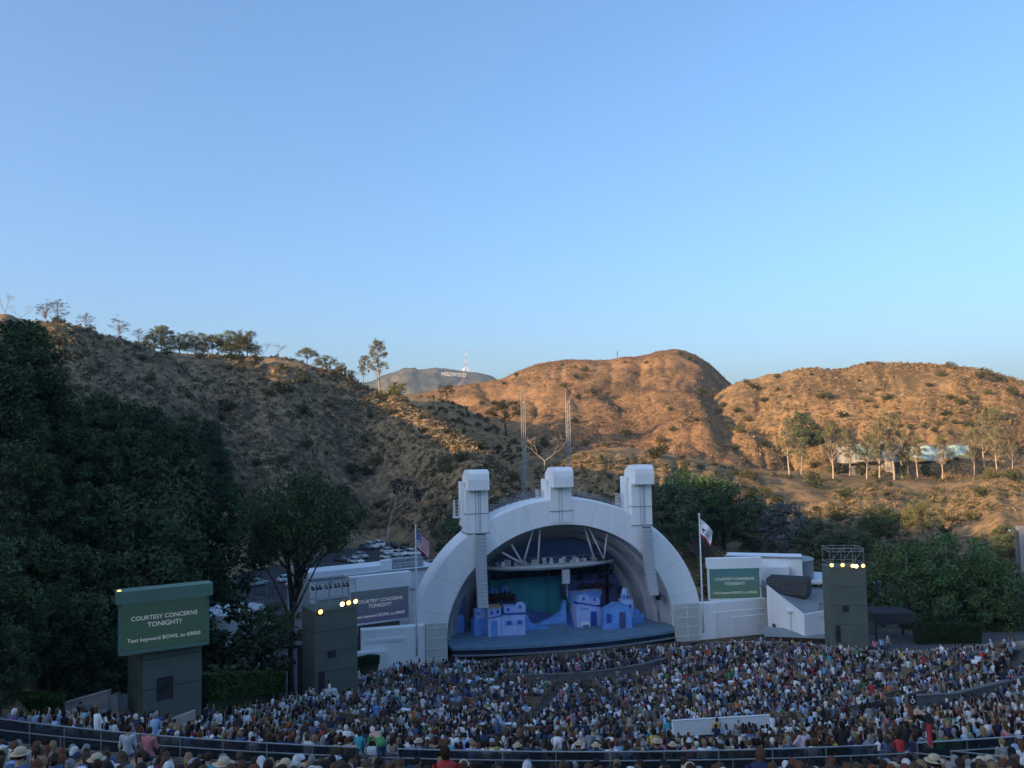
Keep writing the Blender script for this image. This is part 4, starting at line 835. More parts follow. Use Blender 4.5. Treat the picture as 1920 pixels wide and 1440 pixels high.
part('mural_band', MB().add([(hx(1680), -.25, hz(866)), (hx(1812), -1.65, hz(862, 1800)), (hx(1815), -1.65, hz(850, 1800)), (hx(1790), -1.45, hz(854, 1790)), (hx(1765), -1.2, hz(863, 1765)), (hx(1735), -.9, hz(862, 1735)), (hx(1712), -.6, hz(858, 1712)), (hx(1690), -.35, hz(842, 1690)), (hx(1680), -.25, hz(840, 1685))], [tuple(range(9))]), 'mural_sand', mw)
part('roof_line', MB().add([(hx(1672), -.3, hz(837, 1680)), (hx(1813), -1.8, hz(834, 1800)), (hx(1813), -1.8, hz(833, 1800)), (hx(1672), -.3, hz(835.6, 1680)), (hx(1672), 6, hz(837, 1680)), (hx(1813), 5, hz(834, 1800)), (hx(1813), 5, hz(833, 1800)), (hx(1672), 6, hz(835.6, 1680))], [(0, 1, 2, 3), (3, 2, 6, 7), (1, 5, 6, 2)]), 'roof_grey', mw)
part('base_wall', MB().box(hx(1606), hx(1820), 2.5, 6, -9, hz(863)), 'concrete_dark', hs)
# --- hill-top letters and mast
DS = 3420.0
sgn = thing('hill_sign', 'row of tall white letters spelling out a word on the far blue mountain', 'sign', P(850, 703, DS))
M('sign_white', (.66, .66, .67), rough=.7)
for ch, x0, x1, yb in (('H', 828.2, 833.4, 704.3), ('O', 834.4, 839.0, 704.6), ('L', 839.6, 843.0, 705.0), ('L', 843.2, 846.4, 705.2), ('Y', 846.2, 850.4, 705.4), ('W', 850.2, 856.0, 705.8), ('O', 856.6, 860.2, 706.0), ('O', 861.2, 865.4, 706.4), ('D', 868.0, 873.4, 706.8)):
    me = text_mesh(ch, 1.0, 'letter', 'sign_white', .04, 'LEFT'); xs = [v.co.x for v in me.vertices]; ys = [v.co.y for v in me.vertices]
    p0, p1 = P(x0, yb, DS), P(x1, yb, DS); h = 15.5
    for v in me.vertices: v.co.x = (v.co.x - min(xs)) / (max(xs) - min(xs)) * (p1.x - p0.x) + 0; v.co.y = (v.co.y - min(ys)) / (max(ys) - min(ys)) * h; v.co.z *= 20
    o = link('letter', me, sgn, p0 - sgn.location); o.rotation_euler = (math.pi / 2, 0, 0)
mt = P(874, 693, 3600); t = thing('radio_mast', 'white and red lattice radio mast on the far mountain ridge', 'mast', mt); Ht = P(874, 655, 3600).z - mt.z
M('mast_red', (.55, .16, .10), rough=.7)
for i in range(6):
    z0, z1 = Ht * i / 6, Ht * (i + 1) / 6; w0, w1 = 7.5 * (1 - i / 6) ** 1.3 + .7, 7.5 * (1 - (i + 1) / 6) ** 1.3 + .7; mb = MB(); cs = ((-1, -1), (1, -1), (1, 1), (-1, 1))
    for k in range(4): a, b = cs[k], cs[(k + 1) % 4]; mb.bar((a[0] * w0, a[1] * w0, z0 - 8 * (i == 0)), (a[0] * w1, a[1] * w1, z1), .42, 4); mb.bar((a[0] * w0, a[1] * w0, z0), (b[0] * w1, b[1] * w1, z1), .35, 3); mb.bar((b[0] * w0, b[1] * w0, z0), (a[0] * w1, a[1] * w1, z1), .35, 3)
    part('mast_section', mb, 'sign_white' if i % 2 == 0 else 'mast_red', t)
part('antenna', MB().bar((0, 0, Ht), (0, 0, Ht + 14), .5, 4), 'sign_white', t); part('equipment_hut', MB().box(-16, -6, -5, 5, -6, 6).box(7, 15, -5, 5, -6, 5), 'sign_white', t)
q = P(1158, 674, 650); t = thing('utility_pole', 'tiny lone pole on the crest of the golden hill', 'pole', (q.x, q.y, q.z - 2)); part('pole', MB().bar((0, 0, 0), (0, 0, 8.5), .22, 5), 'dark_wood', t); part('crossarm', MB().bar((-1, 0, 7.6), (1, 0, 7.6), .12, 4), 'dark_wood', t)
for px, py, D, h, lab in ((434, 1082, 178, 10, 'slim street lamp post at the edge of the left car park'), (500, 1165, 128, 6.5, 'thin grey lamp post beside the silver chain fence')):
    q = G(px, py, -1.5); t = thing('lamp_post', lab, 'lamp post', q); part('post', MB().bar((0, 0, 0), (0, 0, h), .08, 6), 'grey_metal', t); part('arm', MB().bar((0, 0, h), (.9, 0, h + .1), .05, 5), 'grey_metal', t); part('lamp_head', MB().box(.7, 1.3, -.12, .12, h, h + .14), 'grey_metal', t)
# ================================================================== VEGETATION
for nm, ov in (('leaf', .14), ('bark_leaf', 0.0)): M_attr(nm, .9, objvar=ov)
M('bark_brown', (.10, .075, .055), (.06, .045, .035), scale=3, rough=.95, bump=.4, bscale=12)
M('bark_pale', (.42, .34, .27), (.28, .22, .17), scale=1.2, rough=.9, bump=.2, bscale=8)
def leaf_cards(cen, rad, per, size, cols, R, shell=.55, asp=.55, tilt=1.0):
    "cen (n,3), rad (n,3), cols (n,3) -> quads of leaf sprays filling each clump"
    n = len(cen); N = n * per
    d = R.normal(size=(N, 3)); d /= np.linalg.norm(d, axis=1, keepdims=True)
    rr = shell + (1 - shell) * R.random((N, 1)); rr *= np.where(R.random((N, 1)) < .2, R.random((N, 1)), 1)
    c = np.repeat(cen, per, 0) + d * rr * np.repeat(rad, per, 0)
    nrm = d + tilt * R.normal(size=(N, 3)) * .7; nrm[:, 2] += .35; nrm /= np.linalg.norm(nrm, axis=1, keepdims=True)
    a = np.cross(nrm, R.normal(size=(N, 3))); a /= np.linalg.norm(a, axis=1, keepdims=True) + 1e-9; b = np.cross(nrm, a)
    s = size * (.55 + .9 * R.random((N, 1)))
    V = np.stack([c - a * s - b * s * asp * .5, c + a * s * .15 - b * s * asp, c + a * s + b * s * .1, c - a * s * .1 + b * s * asp], 1).reshape(-1, 3)
    Fq = np.arange(N * 4).reshape(-1, 4)
    col = np.repeat(cols, per, 0) * (.78 + .44 * R.random((N, 1))); col = np.repeat(col, 4, 0)
    return V, Fq, col
def clump_cols(n, base, R, var=.28, hue=.1):
    k = 1 + var * (2 * R.random((n, 1)) - 1); h = 1 + hue * (2 * R.random((n, 3)) - 1); return np.array(base)[None] * k * h
PROTO = {}
def make_tree(kind, seed, H=15.0, W=9.0, base=(.05, .07, .03), nclump=120, per=44, leaf=.34, bark='bark_brown', crown0=.3, style='round', lean=0.0, limbs=16, r0=.32, gap=.0):
    R = np.random.default_rng(seed); rl = random.Random(seed); leaf *= .5; per = int(per * 2.0)
    tr = MB(); top = Vector((lean * H, 0, H * (.9 if style != 'euc' else .8)))
    def spine(t): return Vector((lean * H * t * t + .012 * H * math.sin(5 * t + seed), .015 * H * math.sin(4 * t + 2 * seed), top.z * t))
    ts = np.linspace(0, 1, 9); tr.tube([spine(t) - Vector((0, 0, 1.5 if t == 0 else 0)) for t in ts], [r0 * (1.25 if t == 0 else 1 - .82 * t) for t in ts], 8)
    cen = []; rad = []
    z0 = H * crown0
    for i in range(nclump):
        t = R.random(); an = R.random() * 2 * math.pi
        if style == 'pine': prof = (1 - t) ** .55 * (.55 + .45 * math.sin(3 * an + seed)) + .12; rr = W / 2 * prof * (.45 + .55 * math.sqrt(R.random())); z = z0 + (H - z0) * t; rc = (W * .12, W * .12, W * .075)
        elif style == 'umbrella': rr = W / 2 * math.sqrt(R.random()); lev = R.random(); z = z0 + (H - z0) * (.55 + .4 * lev - .5 * (rr / (W / 2)) ** 2); rc = (W * .11, W * .11, W * .05)
        elif style == 'euc': rr = W / 2 * math.sqrt(R.random()) * (.5 + .5 * math.sin(math.pi * min(1, t + .15))); z = z0 + (H - z0) * t; rc = (W * .10, W * .10, W * .10)
        else:
            u = 2 * R.random() - 1; k = R.random() ** .3; lob = 1 + .16 * math.sin(3 * an + seed) + .12 * math.sin(5 * an + 2 * u * 3 + seed); rr = W / 2 * math.sqrt(max(0, 1 - u * u)) * k * lob; z = (z0 + H) / 2 + (H - z0) / 2 * u * k * (1 if u > 0 else .85); rc = (W * .095, W * .095, W * .075)
        sp = spine(min(1, max(0, z / top.z))); cen.append((sp.x + rr * math.cos(an), sp.y + rr * math.sin(an), z)); f = .7 + .6 * R.random(); rad.append(tuple(x * f for x in rc))
    order = sorted(range(nclump), key=lambda i: rl.random())
    for i in order[:limbs]:
        c = Vector(cen[i]); zb = max(H * .12, min(c.z - .08 * H, c.z * rl.uniform(.45, .8)) if style != 'pine' else c.z - .05 * H); a = spine(min(1, zb / top.z)); m = a.lerp(c, .5) + Vector((0, 0, (c - a).length * (.06 if style != 'euc' else -.05)))
        rb = r0 * (1 - .8 * min(1, zb / top.z)) * .55; tr.tube([a, m, c], [rb, rb * .65, rb * .25], 5)
        if style in ('euc', 'umbrella', 'round'):
            for q in range(2): e = c + Vector((rl.uniform(-1, 1), rl.uniform(-1, 1), rl.uniform(-.2, .9))) * W * .13; tr.tube([m.lerp(c, .5), e], [rb * .35, rb * .1], 4)
    V, Fq, col = leaf_cards(np.array(cen), np.array(rad), per, leaf, clump_cols(nclump, base, R), R)
    return tr.mesh('trunk', bark, True), np_mesh('crown', V, Fq, 'leaf', col)
def bare_tree(seed, H=12.0, r0=.3, spread=.55, depth=5, mat='bark_pale', leaf=None):
    rl = random.Random(seed); mb = MB(); tips = []
    def grow(p, d, L, r, k):
        m = p + d * L * .5 + Vector((rl.uniform(-.07, .07), rl.uniform(-.07, .07), 0)) * L; e = p + d * L; mb.tube([p, m, e], [r, r * .85, r * .68], 6 if k < 2 else 4, cap=k == 0)
        if k >= depth: tips.append(e); return
        for i in range(rl.choice((2, 2, 3))):
            v = (d + Vector((rl.gauss(0, spread), rl.gauss(0, spread), rl.gauss(.12, spread * .5)))).normalized(); grow(e, v, L * rl.uniform(.62, .82), r * .64, k + 1)
    grow(Vector((0, 0, -1)), Vector((rl.uniform(-.1, .1), 0, 1)).normalized(), H * .34, r0, 0)
    me = mb.mesh('trunk', mat, True); cr = None
    if leaf:
        R = np.random.default_rng(seed); c = np.array([tuple(t) for t in tips]); V, Fq, col = leaf_cards(c, np.full((len(c), 3), H * .035), leaf[1], leaf[2], clump_cols(len(c), leaf[0], R), R); cr = np_mesh('crown', V, Fq, 'leaf', col)
    else:
        tw = MB()
        for t in tips:
            for q in range(3): tw.tube([t, t + Vector((rl.uniform(-1, 1), rl.uniform(-1, 1), rl.uniform(-.1, 1))) * H * .06], [.03, .012], 3, cap=False)
        cr = tw.mesh('crown', mat)
    return me, cr
def plant(name, label, cat, protos, px, D, ytop=None, H0=15.0, rot=None, group=None, sx=1.0, zoff=0.0, ybase=None, Hs=None):
    "stand a tree on the ground at column px, depth D; ytop fixes its height from the picture"
    b = P(px, yh(px), D); gz = ground_z(b.x, b.y) + zoff
    if ybase is not None: b = P(px, ybase, D); gz = b.z; b = P(px, ybase, D)
    h = (P(px, ytop, D).z - gz) if ytop is not None else (Hs or H0); s = max(.12, h / H0)
    t = thing(name, label, cat, (b.x, D, gz), rnd.uniform(0, 6.28) if rot is None else rot, group); t.scale = (s * sx, s * sx, s)
    me_t, me_c = protos; link('trunk', me_t, t); link('crown', me_c, t); return t
pines = [make_tree('pine', 100 + i, 16, 9.5, (.05, .075, .036), 190, 40, .36, crown0=.12, style='pine' if i % 2 else 'round', limbs=20) for i in range(4)]
ridgep = [make_tree('rp', 130 + i, 12, 10.5, (.15, .15, .065), 110, 40, .28, crown0=(.1, .35, .04)[i], style='umbrella' if i % 2 else 'round', limbs=22, r0=.22) for i in range(3)]
sparse = [make_tree('sp', 150 + i, 12, 8, (.12, .115, .08), 34, 26, .2, 'bark_pale', crown0=.35, style='umbrella', limbs=30, r0=.16) for i in range(3)]
eucs = [make_tree('eu', 160 + i, 20, 9, (.15, .14, .075), 80, 36, .34, 'bark_pale', crown0=.42, style='euc', limbs=26, r0=.34, lean=(.05, -.04, .02)[i]) for i in range(3)]
broads = [make_tree('br', 170 + i, 14, 13, (.07, .12, .045), 260, 44, .36, 'bark_pale', crown0=.14, style='round', limbs=22, r0=.4) for i in range(3)]
peppers = [make_tree('pe', 180 + i, 13, 10, (.07, .095, .05), 190, 42, .34, crown0=.08, style='round', limbs=14) for i in range(3)]
greytree = make_tree('gt', 190, 13, 9, (.10, .12, .12), 170, 40, .34, crown0=.08, style='round', limbs=12)
smalls = [make_tree('sm', 195 + i, 5, 5.4, c, 60, 36, .24, crown0=.06, style='round', limbs=8, r0=.12) for i, c in enumerate(((.055, .065, .03), (.12, .11, .045), (.17, .17, .05)))]
# ---- dark grove on the left slope
GROVE = [(18, 604, 88), (48, 610, 92), (-40, 640, 80), (5, 690, 78), (75, 700, 96), (110, 748, 104), (150, 738, 112), (196, 742, 116), (238, 752, 122), (283, 770, 128), (262, 800, 106), (325, 800, 134), (340, 860, 104),
         (60, 780, 82), (120, 800, 88), (180, 812, 92), (230, 840, 90), (290, 870, 92), (30, 830, 68), (90, 880, 70), (150, 905, 72), (215, 920, 74), (270, 950, 78), (320, 930, 86), (-10, 1170, 43), (12, 1190, 46), (-25, 1000, 46), (35, 1085, 50), (95, 1100, 54), (-60, 900, 50), (160, 1110, 57), (300, 1040, 74), (20, 960, 58), (85, 1010, 58), (150, 1030, 60), (210, 1045, 62), (362, 775, 205), (400, 792, 210), (376, 860, 196), (412, 850, 214), (440, 905, 216), (470, 960, 224), (505, 985, 226), (420, 985, 200), (345, 960, 160)]
for i, (px, yt, D) in enumerate(GROVE):
    plant('pine_tree', 'dark green pine in the dense shaded grove behind the big green screen', 'tree', pines[i % 4], px, D, yt, 16, group='dark pines in the left grove', sx=1.05)
tf = make_tree('front', 211, 22, 14.5, (.05, .078, .034), 230, 44, .34, crown0=.57, style='round', limbs=30, r0=.42, lean=.05); plant('pine_tree', 'tall spreading pine with leaning bare trunk overlapping the cream building', 'tree', tf, 548, 100, 893, 22, rot=.4, sx=.78)
tl = make_tree('lean', 215, 9, 5, (.06, .09, .035), 70, 70, .15, crown0=.5, style='round', limbs=14, r0=.22, lean=.28); plant('pine_tree', 'small dark leaning tree between white tank and path', 'tree', tl, 452, 92, 1135, 9, rot=0)
plant('leafy_tree', 'round dark bushy tree between green screen and white tank', 'tree', smalls[0], 405, 86, 1145, 5, sx=1.3)
for px, yt, D, lab in ((640, 905, 262, 'dark rounded tree at the hill foot behind the spreading pine'), (832, 975, 232, 'dark shrubby tree at the hill foot behind the striped flag'), (855, 960, 182, 'dark shrubby tree touching the left side of the shell roof'), (780, 965, 256, 'low dark tree behind the parked cars and striped flag')): plant('leafy_tree', lab, 'tree', peppers[px % 3], px, D, yt, 13)
# ---- trees along the left ridge
def ridge_D(px, hill=None):
    ph = phi_of(px); h = hill or HA; return float(h.knots(np.array([ph]))[-3, 0][0]) * math.cos(ph)
RIDGE = [(82, 557, sparse[0], 12, 'thin airy tree, outer one of a pair on the bare ridge top'), (104, 555, sparse[1], 12, 'thin airy tree with rusty base, inner one of a pair on the ridge top'), (158, 579, sparse[2], 12, 'flat topped airy grey tree alone on the ridge slope'), (220, 587, sparse[0], 12, 'tall airy umbrella tree standing above the shaded ridge'), (258, 612, sparse[1], 12, 'small airy tree at the left end of the ridge pines'),
         (300, 607, ridgep[1], 12, 'dark umbrella pine at the start of the ridge pine row'), (335, 622, ridgep[0], 12, 'pale green rounded pine in the ridge pine row'), (366, 620, ridgep[2], 12, 'broad olive pine in the middle of the ridge pine row'), (398, 626, ridgep[1], 12, 'flat topped dark pine in the ridge pine row'), (432, 617, ridgep[0], 12, 'tall olive pine near the end of the ridge pine row'), (463, 617, ridgep[2], 12, 'dark pine closing the ridge pine row'),
         (577, 650, ridgep[1], 12, 'dark umbrella tree alone in the ridge saddle'), (612, 664, ridgep[0], 12, 'bushy olive tree right of the ridge saddle'), (640, 678, ridgep[2], 12, 'low olive tree beside the tall sunlit eucalyptus'), (682, 668, eucs[0], 20, 'leaning slim eucalyptus with bare pale trunk on the sunlit spur'), (712, 638, eucs[1], 20, 'tall sunlit eucalyptus with open crown on the spur'), (747, 716, smalls[2], 5, 'bright yellow green bush at the tip of the sunlit spur')]
RIDGE += [(288, 628, ridgep[0], 12, 'bushy low pine at the foot of the first ridge umbrella pine'), (318, 634, ridgep[2], 12, 'low spreading olive tree between the first ridge pines'), (350, 640, ridgep[2], 12, 'low bushy tree under the pale green ridge pine'), (382, 638, ridgep[0], 12, 'low bushy tree under the broad olive ridge pine'), (415, 636, ridgep[2], 12, 'dense low tree filling the gap in the ridge pine row'), (448, 630, ridgep[0], 12, 'dense olive tree between the last two ridge pines'), (478, 645, ridgep[2], 12, 'low dark tree at the far end of the ridge pine row'), (408, 676, smalls[2], 5, 'bright yellow green bush below the ridge pine row'), (425, 682, smalls[2], 5, 'second bright yellow green bush below the ridge pine row'), (595, 672, ridgep[2], 12, 'low dark bushy tree beside the saddle umbrella tree'), (660, 692, ridgep[0], 12, 'low olive bush tree left of the sunlit eucalyptus pair'), (735, 722, ridgep[2], 12, 'rounded dark tree right behind the sunlit eucalyptus')]
for k_, (px, yt, pr, H0, lab) in enumerate(RIDGE): plant('ridge_tree' if H0 != 5 else 'bush', lab, 'tree' if H0 != 5 else 'bush', pr, px, ridge_D(px) - 4 - (9 if yt > 665 and px < 500 else 0), yt, H0, sx=1.0 if pr in sparse or pr in eucs else 1.35 + .3 * math.sin(k_ * 2.3))
bare = [bare_tree(300 + i, 12, .22) for i in range(4)]
for px, yt, D, i, lab in ((5, 548, None, 0, 'bare leafless tree at the very start of the bare ridge'), (33, 566, None, 1, 'low leaning leafless tree on the sunlit ridge top'), (492, 641, None, 2, 'leafless grey tree right of the ridge pine row'), (521, 638, None, 3, 'taller leafless grey tree in the ridge saddle'), (1020, 806, 268, 1, 'bleached bare tree in the gully behind the shell'), (1262, 835, 300, 2, 'small bare grey tree above the centre of the lower slope')):
    plant('bare_tree', lab, 'tree', bare[i], px, D or ridge_D(px) - 3, yt, 12)
b2 = bare_tree(331, 16, .45, .42, 4, 'bark_pale', ((.06, .055, .04), 10, .3)); plant('eucalyptus', 'pale trunked tall tree with thin dark crown above the parked cars', 'tree', b2, 729, 236, 880, 16)
oak = make_tree('oak', 341, 9, 8, (.07, .062, .03), 46, 40, .3, crown0=.35, limbs=16, r0=.3)
plant('oak_tree', 'small dark oak on the shaded spur below the far white letters', 'tree', oak, 838, ridge_D(838, HB) - 2, 720, 9)
plant('olive_tree', 'round olive green tree on the shaded spur left of the masts', 'tree', oak, 948, ridge_D(948, HB) - 12, 748, 9, sx=1.2)
# ---- eucalyptus and others on the right bench
RT_ = [(1477, 785, 296, 0, 'sunlit eucalyptus with thick pale trunk standing alone left of the house'), (1557, 786, 300, 1, 'slim eucalyptus between the lone one and the house'), (1622, 812, 306, 2, 'thin pale eucalyptus before the glass wing of the house'), (1645, 795, 302, 0, 'straight tall eucalyptus before the house chimney block'), (1670, 772, 304, 1, 'thickest forked eucalyptus before the mural wall'), (1700, 826, 312, 2, 'short slender eucalyptus behind the forked one'), (1716, 812, 303, 0, 'forked pale eucalyptus in front of the blue mural'), (1762, 815, 302, 1, 'branching eucalyptus near the right end of the mural'), (1822, 800, 318, 2, 'slim eucalyptus at the right end of the house'), (1842, 772, 330, 0, 'tall greyish eucalyptus beyond the right end of the house')]
RT_ += [(1500, 820, 330, 2, 'pale thin eucalyptus behind the lone thick trunked one'), (1590, 805, 322, 0, 'slim grey eucalyptus at the glass end of the house'), (1688, 800, 320, 2, 'leafy eucalyptus hiding the start of the blue mural'), (1865, 800, 310, 2, 'eucalyptus with dry crown right of the house'), (1895, 830, 300, 1, 'short eucalyptus with dry crown at the bench edge')]
for px, yt, D, i, lab in RT_: plant('eucalyptus', lab, 'tree', eucs[i], px, D, yt, 20)
for px, yt, D, pr, H0, lab in ((1505, 772, 372, peppers[0], 13, 'dense dark conical tree on the slope left of the house'), (1745, 775, 392, ridgep[0], 12, 'grey green tree on the slope above the mural wall'), (1870, 760, 372, ridgep[2], 12, 'rounded grey green tree high on the right slope'), (1800, 770, 385, ridgep[1], 12, 'grey green tree above the right end of the house'), (1775, 862, 326, broads[0], 14, 'dark leafy tree below the end of the mural wall'), (1840, 878, 318, peppers[1], 13, 'dark leafy tree right of the palms'), (1902, 862, 335, ridgep[0], 12, 'dry olive tree at the right edge of the bench'), (1320, 722, 470, smalls[0], 5, 'dark green round bush high on the golden slope'), (1612, 868, 314, smalls[0], 5, 'dark bush under the glass wing of the house'), (1690, 872, 316, peppers[2], 13, 'dark tree under the house chimney block'), (1730, 870, 318, peppers[0], 13, 'dark tree under the middle of the mural'), (1560, 868, 312, smalls[1], 5, 'dry bush left of the house'), (1640, 880, 304, smalls[0], 5, 'dark bush among the eucalyptus trunks'), (1700, 888, 300, smalls[1], 5, 'dry bush among the eucalyptus trunks'), (1850, 872, 306, ridgep[0], 12, 'dry spreading tree on the bench right of the palms')):
    plant('leafy_tree', lab, 'tree', pr, px, D, yt, H0)
# ---- trees behind the right side of the shell
for i, (px, yt, D, pr, lab) in enumerate(((1238, 905, 172, peppers[0], 'dark green tree close behind the right tower of the shell'), (1290, 885, 186, broads[1], 'large dark green tree behind the white flag'), (1352, 900, 190, peppers[1], 'drooping dark green tree between white flag and grey tree'), (1402, 935, 184, peppers[2], 'dark drooping tree left of the silvery grey tree'), (1462, 942, 178, greytree, 'silvery grey drooping tree on the lower slope'), (1532, 975, 170, peppers[0], 'dark shrubby tree right of the silvery tree'), (1590, 990, 165, peppers[2], 'dark tree behind the lights of the tall green tower'), (1640, 945, 190, peppers[1], 'brownish dark tree above the big leafy tree'), (1720, 935, 205, ridgep[2], 'dry olive tree above the big leafy tree'), (1880, 985, 170, peppers[2], 'dark tree behind the concrete pylon'),
        (1345, 1035, 150, smalls[1], 'low yellow green shrub behind the teal screen'), (1420, 1035, 152, smalls[0], 'low dark green shrub above the round drum'), (1545, 1030, 150, smalls[0], 'bushy green tree beside the lights of the tall green tower'))):
    plant('leafy_tree', lab, 'tree', pr, px, D, yt, 5 if pr in smalls else 13 if pr not in (broads[1], ridgep[2]) else (14 if pr is broads[1] else 12), sx=1.25)
BT = [(1690, 1015, 114, 0, 'big fresh green leafy tree nearest the tall green tower'), (1762, 1000, 120, 1, 'tallest big fresh green leafy tree with white forked trunk'), (1838, 1042, 112, 2, 'big fresh green leafy tree beside the concrete pylon')]
for px, yt, D, i, lab in BT: plant('leafy_tree', lab, 'tree', broads[i], px, D, yt, 14, sx=1.0)
# ---- palms
def palm(seed):
    rl = random.Random(seed); mb = MB().tube([(0, 0, -.5), (.1, 0, 2.5), (0, 0, 5)], [.3, .22, .2], 7); fr = MB()
    for i in range(26):
        a = rl.uniform(0, 6.28); el = rl.uniform(-.5, 1.2); d = Vector((math.cos(a) * math.cos(el), math.sin(a) * math.cos(el), math.sin(el))); s = d.cross(Vector((0, 0, 1))).normalized(); L = rl.uniform(1.6, 2.3); q = Vector((0, 0, 5)) + d * L * .5
        for k in range(7): w = s * (k - 3) * .22; fr.add([q - s * .05, q + s * .05, q + w + d * L * .55 + Vector((0, 0, -.25 - .06 * abs(k - 3)))], [(0, 1, 2)])
    me = fr.mesh('crown', 'palm_green', fix=False); return mb.mesh('trunk', 'bark_brown', True), me
M('palm_green', (.13, .15, .05), (.09, .11, .04), scale=2, rough=.8)
pm = palm(3)
for px, yt, lab in ((1793, 876, 'shorter fan palm on the bench below the mural'), (1817, 868, 'taller fan palm beside the short one')): plant('palm_tree', lab, 'palm', pm, px, 300, yt, 6.6)
# ---- hedges
M_attr('hedge_leaf', .9)
def hedge(label, a, b, w, h, base, n=2600, leaf=.13):
    R = np.random.default_rng(int(abs(a[0]) * 100)); A, B = Vector(a), Vector(b); L = (B - A).length; t = thing('hedge', label, 'hedge', a, math.atan2(B.y - A.y, B.x - A.x))
    dz = B.z - A.z; part('core', MB().add([(0, -w * .42, -A.z - 2), (L, -w * .42, -A.z - 2), (L, w * .42, -A.z - 2), (0, w * .42, -A.z - 2), (0, -w * .42, h * .93), (L, -w * .42, dz + h * .93), (L, w * .42, dz + h * .93), (0, w * .42, h * .93)], [(0, 1, 5, 4), (4, 5, 6, 7), (1, 2, 6, 5), (2, 3, 7, 6), (3, 0, 4, 7)]), 'hedge_core', t)
    u = R.random(n); side = R.random(n); c = np.zeros((n, 3)); c[:, 0] = u * L
    top = side < .35; c[:, 1] = np.where(top, (R.random(n) - .5) * w, -w / 2 + .05 * R.random(n)); c[:, 2] = np.where(top, h, R.random(n) * h) + u * dz
    V, Fq, col = leaf_cards(c, np.full((n, 3), .1), 3, leaf, clump_cols(n, base, R, .35), R); link('foliage', np_mesh('foliage', V, Fq, 'hedge_leaf', col), t)
M('hedge_core', (.02, .035, .012), rough=.95)
a, b = P(-30, 1345, 50), P(119, 1342, 51); hedge('trimmed green hedge along the path left of the concrete stair wall', a, b, 1.2, P(0, 1306, 50).z - a.z, (.045, .085, .022), 3600)
a, b = P(376, 1312, 66), P(518, 1300, 80); hedge('trimmed green hedge between green screen tower and path', a, b, 1.4, 1.9, (.045, .085, .022), 3600)
a, b = P(1718, 1200, 103), P(1835, 1200, 103); hedge('dark green hedge at the top of the seating under the leafy tree', a, b, 1.4, P(1718, 1170, 103).z - a.z, (.025, .045, .018), 3000)
a, b = P(672, 1250, 96), P(702, 1243, 100); hedge('short dark hedge between green lighting tower and white wing wall', a, b, 1.2, .9, (.025, .045, .018), 900)
# ---- individual bushes one can tell apart
R_ = np.random.default_rng(5); nb = 0
for hill, rng_px, fr_, cnt, grp, where in ((HA, (90, 960), (.30, .97), 70, 'bushes on the shaded hillside', 'on the shaded brown hillside'), (HE, (1080, 1900), (.45, 1.02), 40, 'bushes on the lower slope', 'on the dry slope behind the shell'), (HD, (1260, 1910), (.15, .92), 110, 'bushes on the golden hill', 'on the sunlit golden hill with the house'), (HC, (900, 1330), (.1, .85), 34, 'bushes on the peaked golden hill', 'on the sunlit peaked hill behind the masts')):
    for k in range(cnt):
        px = R_.uniform(*rng_px); ph = phi_of(px); kn = hill.knots(np.array([ph])); rho = kn[0, 0][0] + (kn[-3, 0][0] - kn[0, 0][0]) * R_.uniform(*fr_); x, y = rho * math.sin(ph), rho * math.cos(ph)
        z = float(hill.z(np.array([ph]), np.array([rho]))[0]); j = (0 if R_.random() < .68 else 1); t = thing('bush', ('dark green rounded bush ', 'dry olive brown bush ')[j] + where, 'bush', (x, y, z - .2), R_.uniform(0, 6.28), grp); s = R_.uniform(.45, 1.15); t.scale = (s, s, s * .75)
        link('trunk', smalls[j][0], t); link('crown', smalls[j][1], t)
# ---- chaparral nobody could count: one object per hill
M_attr('scrub_leaf', .95)
def scatter(hill, n, pxr, fr, size, cols, per, leaf, seed, label, thr=.46, ns=28.0):
    R = np.random.default_rng(seed); ph = np.array([phi_of(p) for p in R.uniform(*pxr, n * 4)]); kn = hill.knots(ph); rho = kn[0, 0] + (kn[-3, 0] - kn[0, 0]) * R.uniform(*fr, n * 4)
    x, y = rho * np.sin(ph), rho * np.cos(ph); m = fbm(x / ns, y / ns, seed, 4) > thr - .06 * R.random(n * 4); keep = np.where(m)[0][:n]; x, y, ph, rho = x[keep], y[keep], ph[keep], rho[keep]; z = hill.z(ph, rho)
    s = size[0] + (size[1] - size[0]) * R.random(len(x)) ** 2; cen = np.stack([x, y, z + s * .28], 1); rad = np.stack([s * .62, s * .62, s * .48], 1)
    base = np.array(cols)[R.integers(0, len(cols), len(x))] * (.75 + .5 * R.random((len(x), 1)))
    sz = np.repeat(s, per)[:, None]; V, Fq, col = leaf_cards(cen, rad, per, 1.0, base, R, shell=.6, asp=.7)
    V = V.reshape(-1, 4, 3); mid = V.mean(1, keepdims=True); V = (mid + (V - mid) * (leaf * sz)[:, None]).reshape(-1, 3)
    o = link('chaparral', np_mesh('chaparral', V, Fq, 'scrub_leaf', col)); o['kind'] = 'stuff'; tag(o, label, 'scrub')
scatter(HA, 9000, (60, 1020), (.12, 1.02), (.5, 2.1), [(.075, .085, .045), (.13, .095, .06), (.21, .20, .14), (.25, .18, .09), (.09, .085, .05), (.20, .13, .08)], 19, .2, 401, 'low brown and grey green scrub covering the shaded left hillside', .44, 46)
scatter(HB, 500, (780, 1100), (.3, 1.0), (.8, 2.4), [(.06, .06, .03), (.10, .08, .045)], 18, .3, 402, 'scattered scrub on the shaded spur left of the masts', .5)
scatter(HE, 3600, (1000, 2000), (.2, 1.15), (.45, 1.7), [(.075, .08, .042), (.14, .11, .06), (.20, .14, .07), (.08, .075, .04)], 20, .22, 403, 'low dry scrub on the slope behind the right side of the shell')
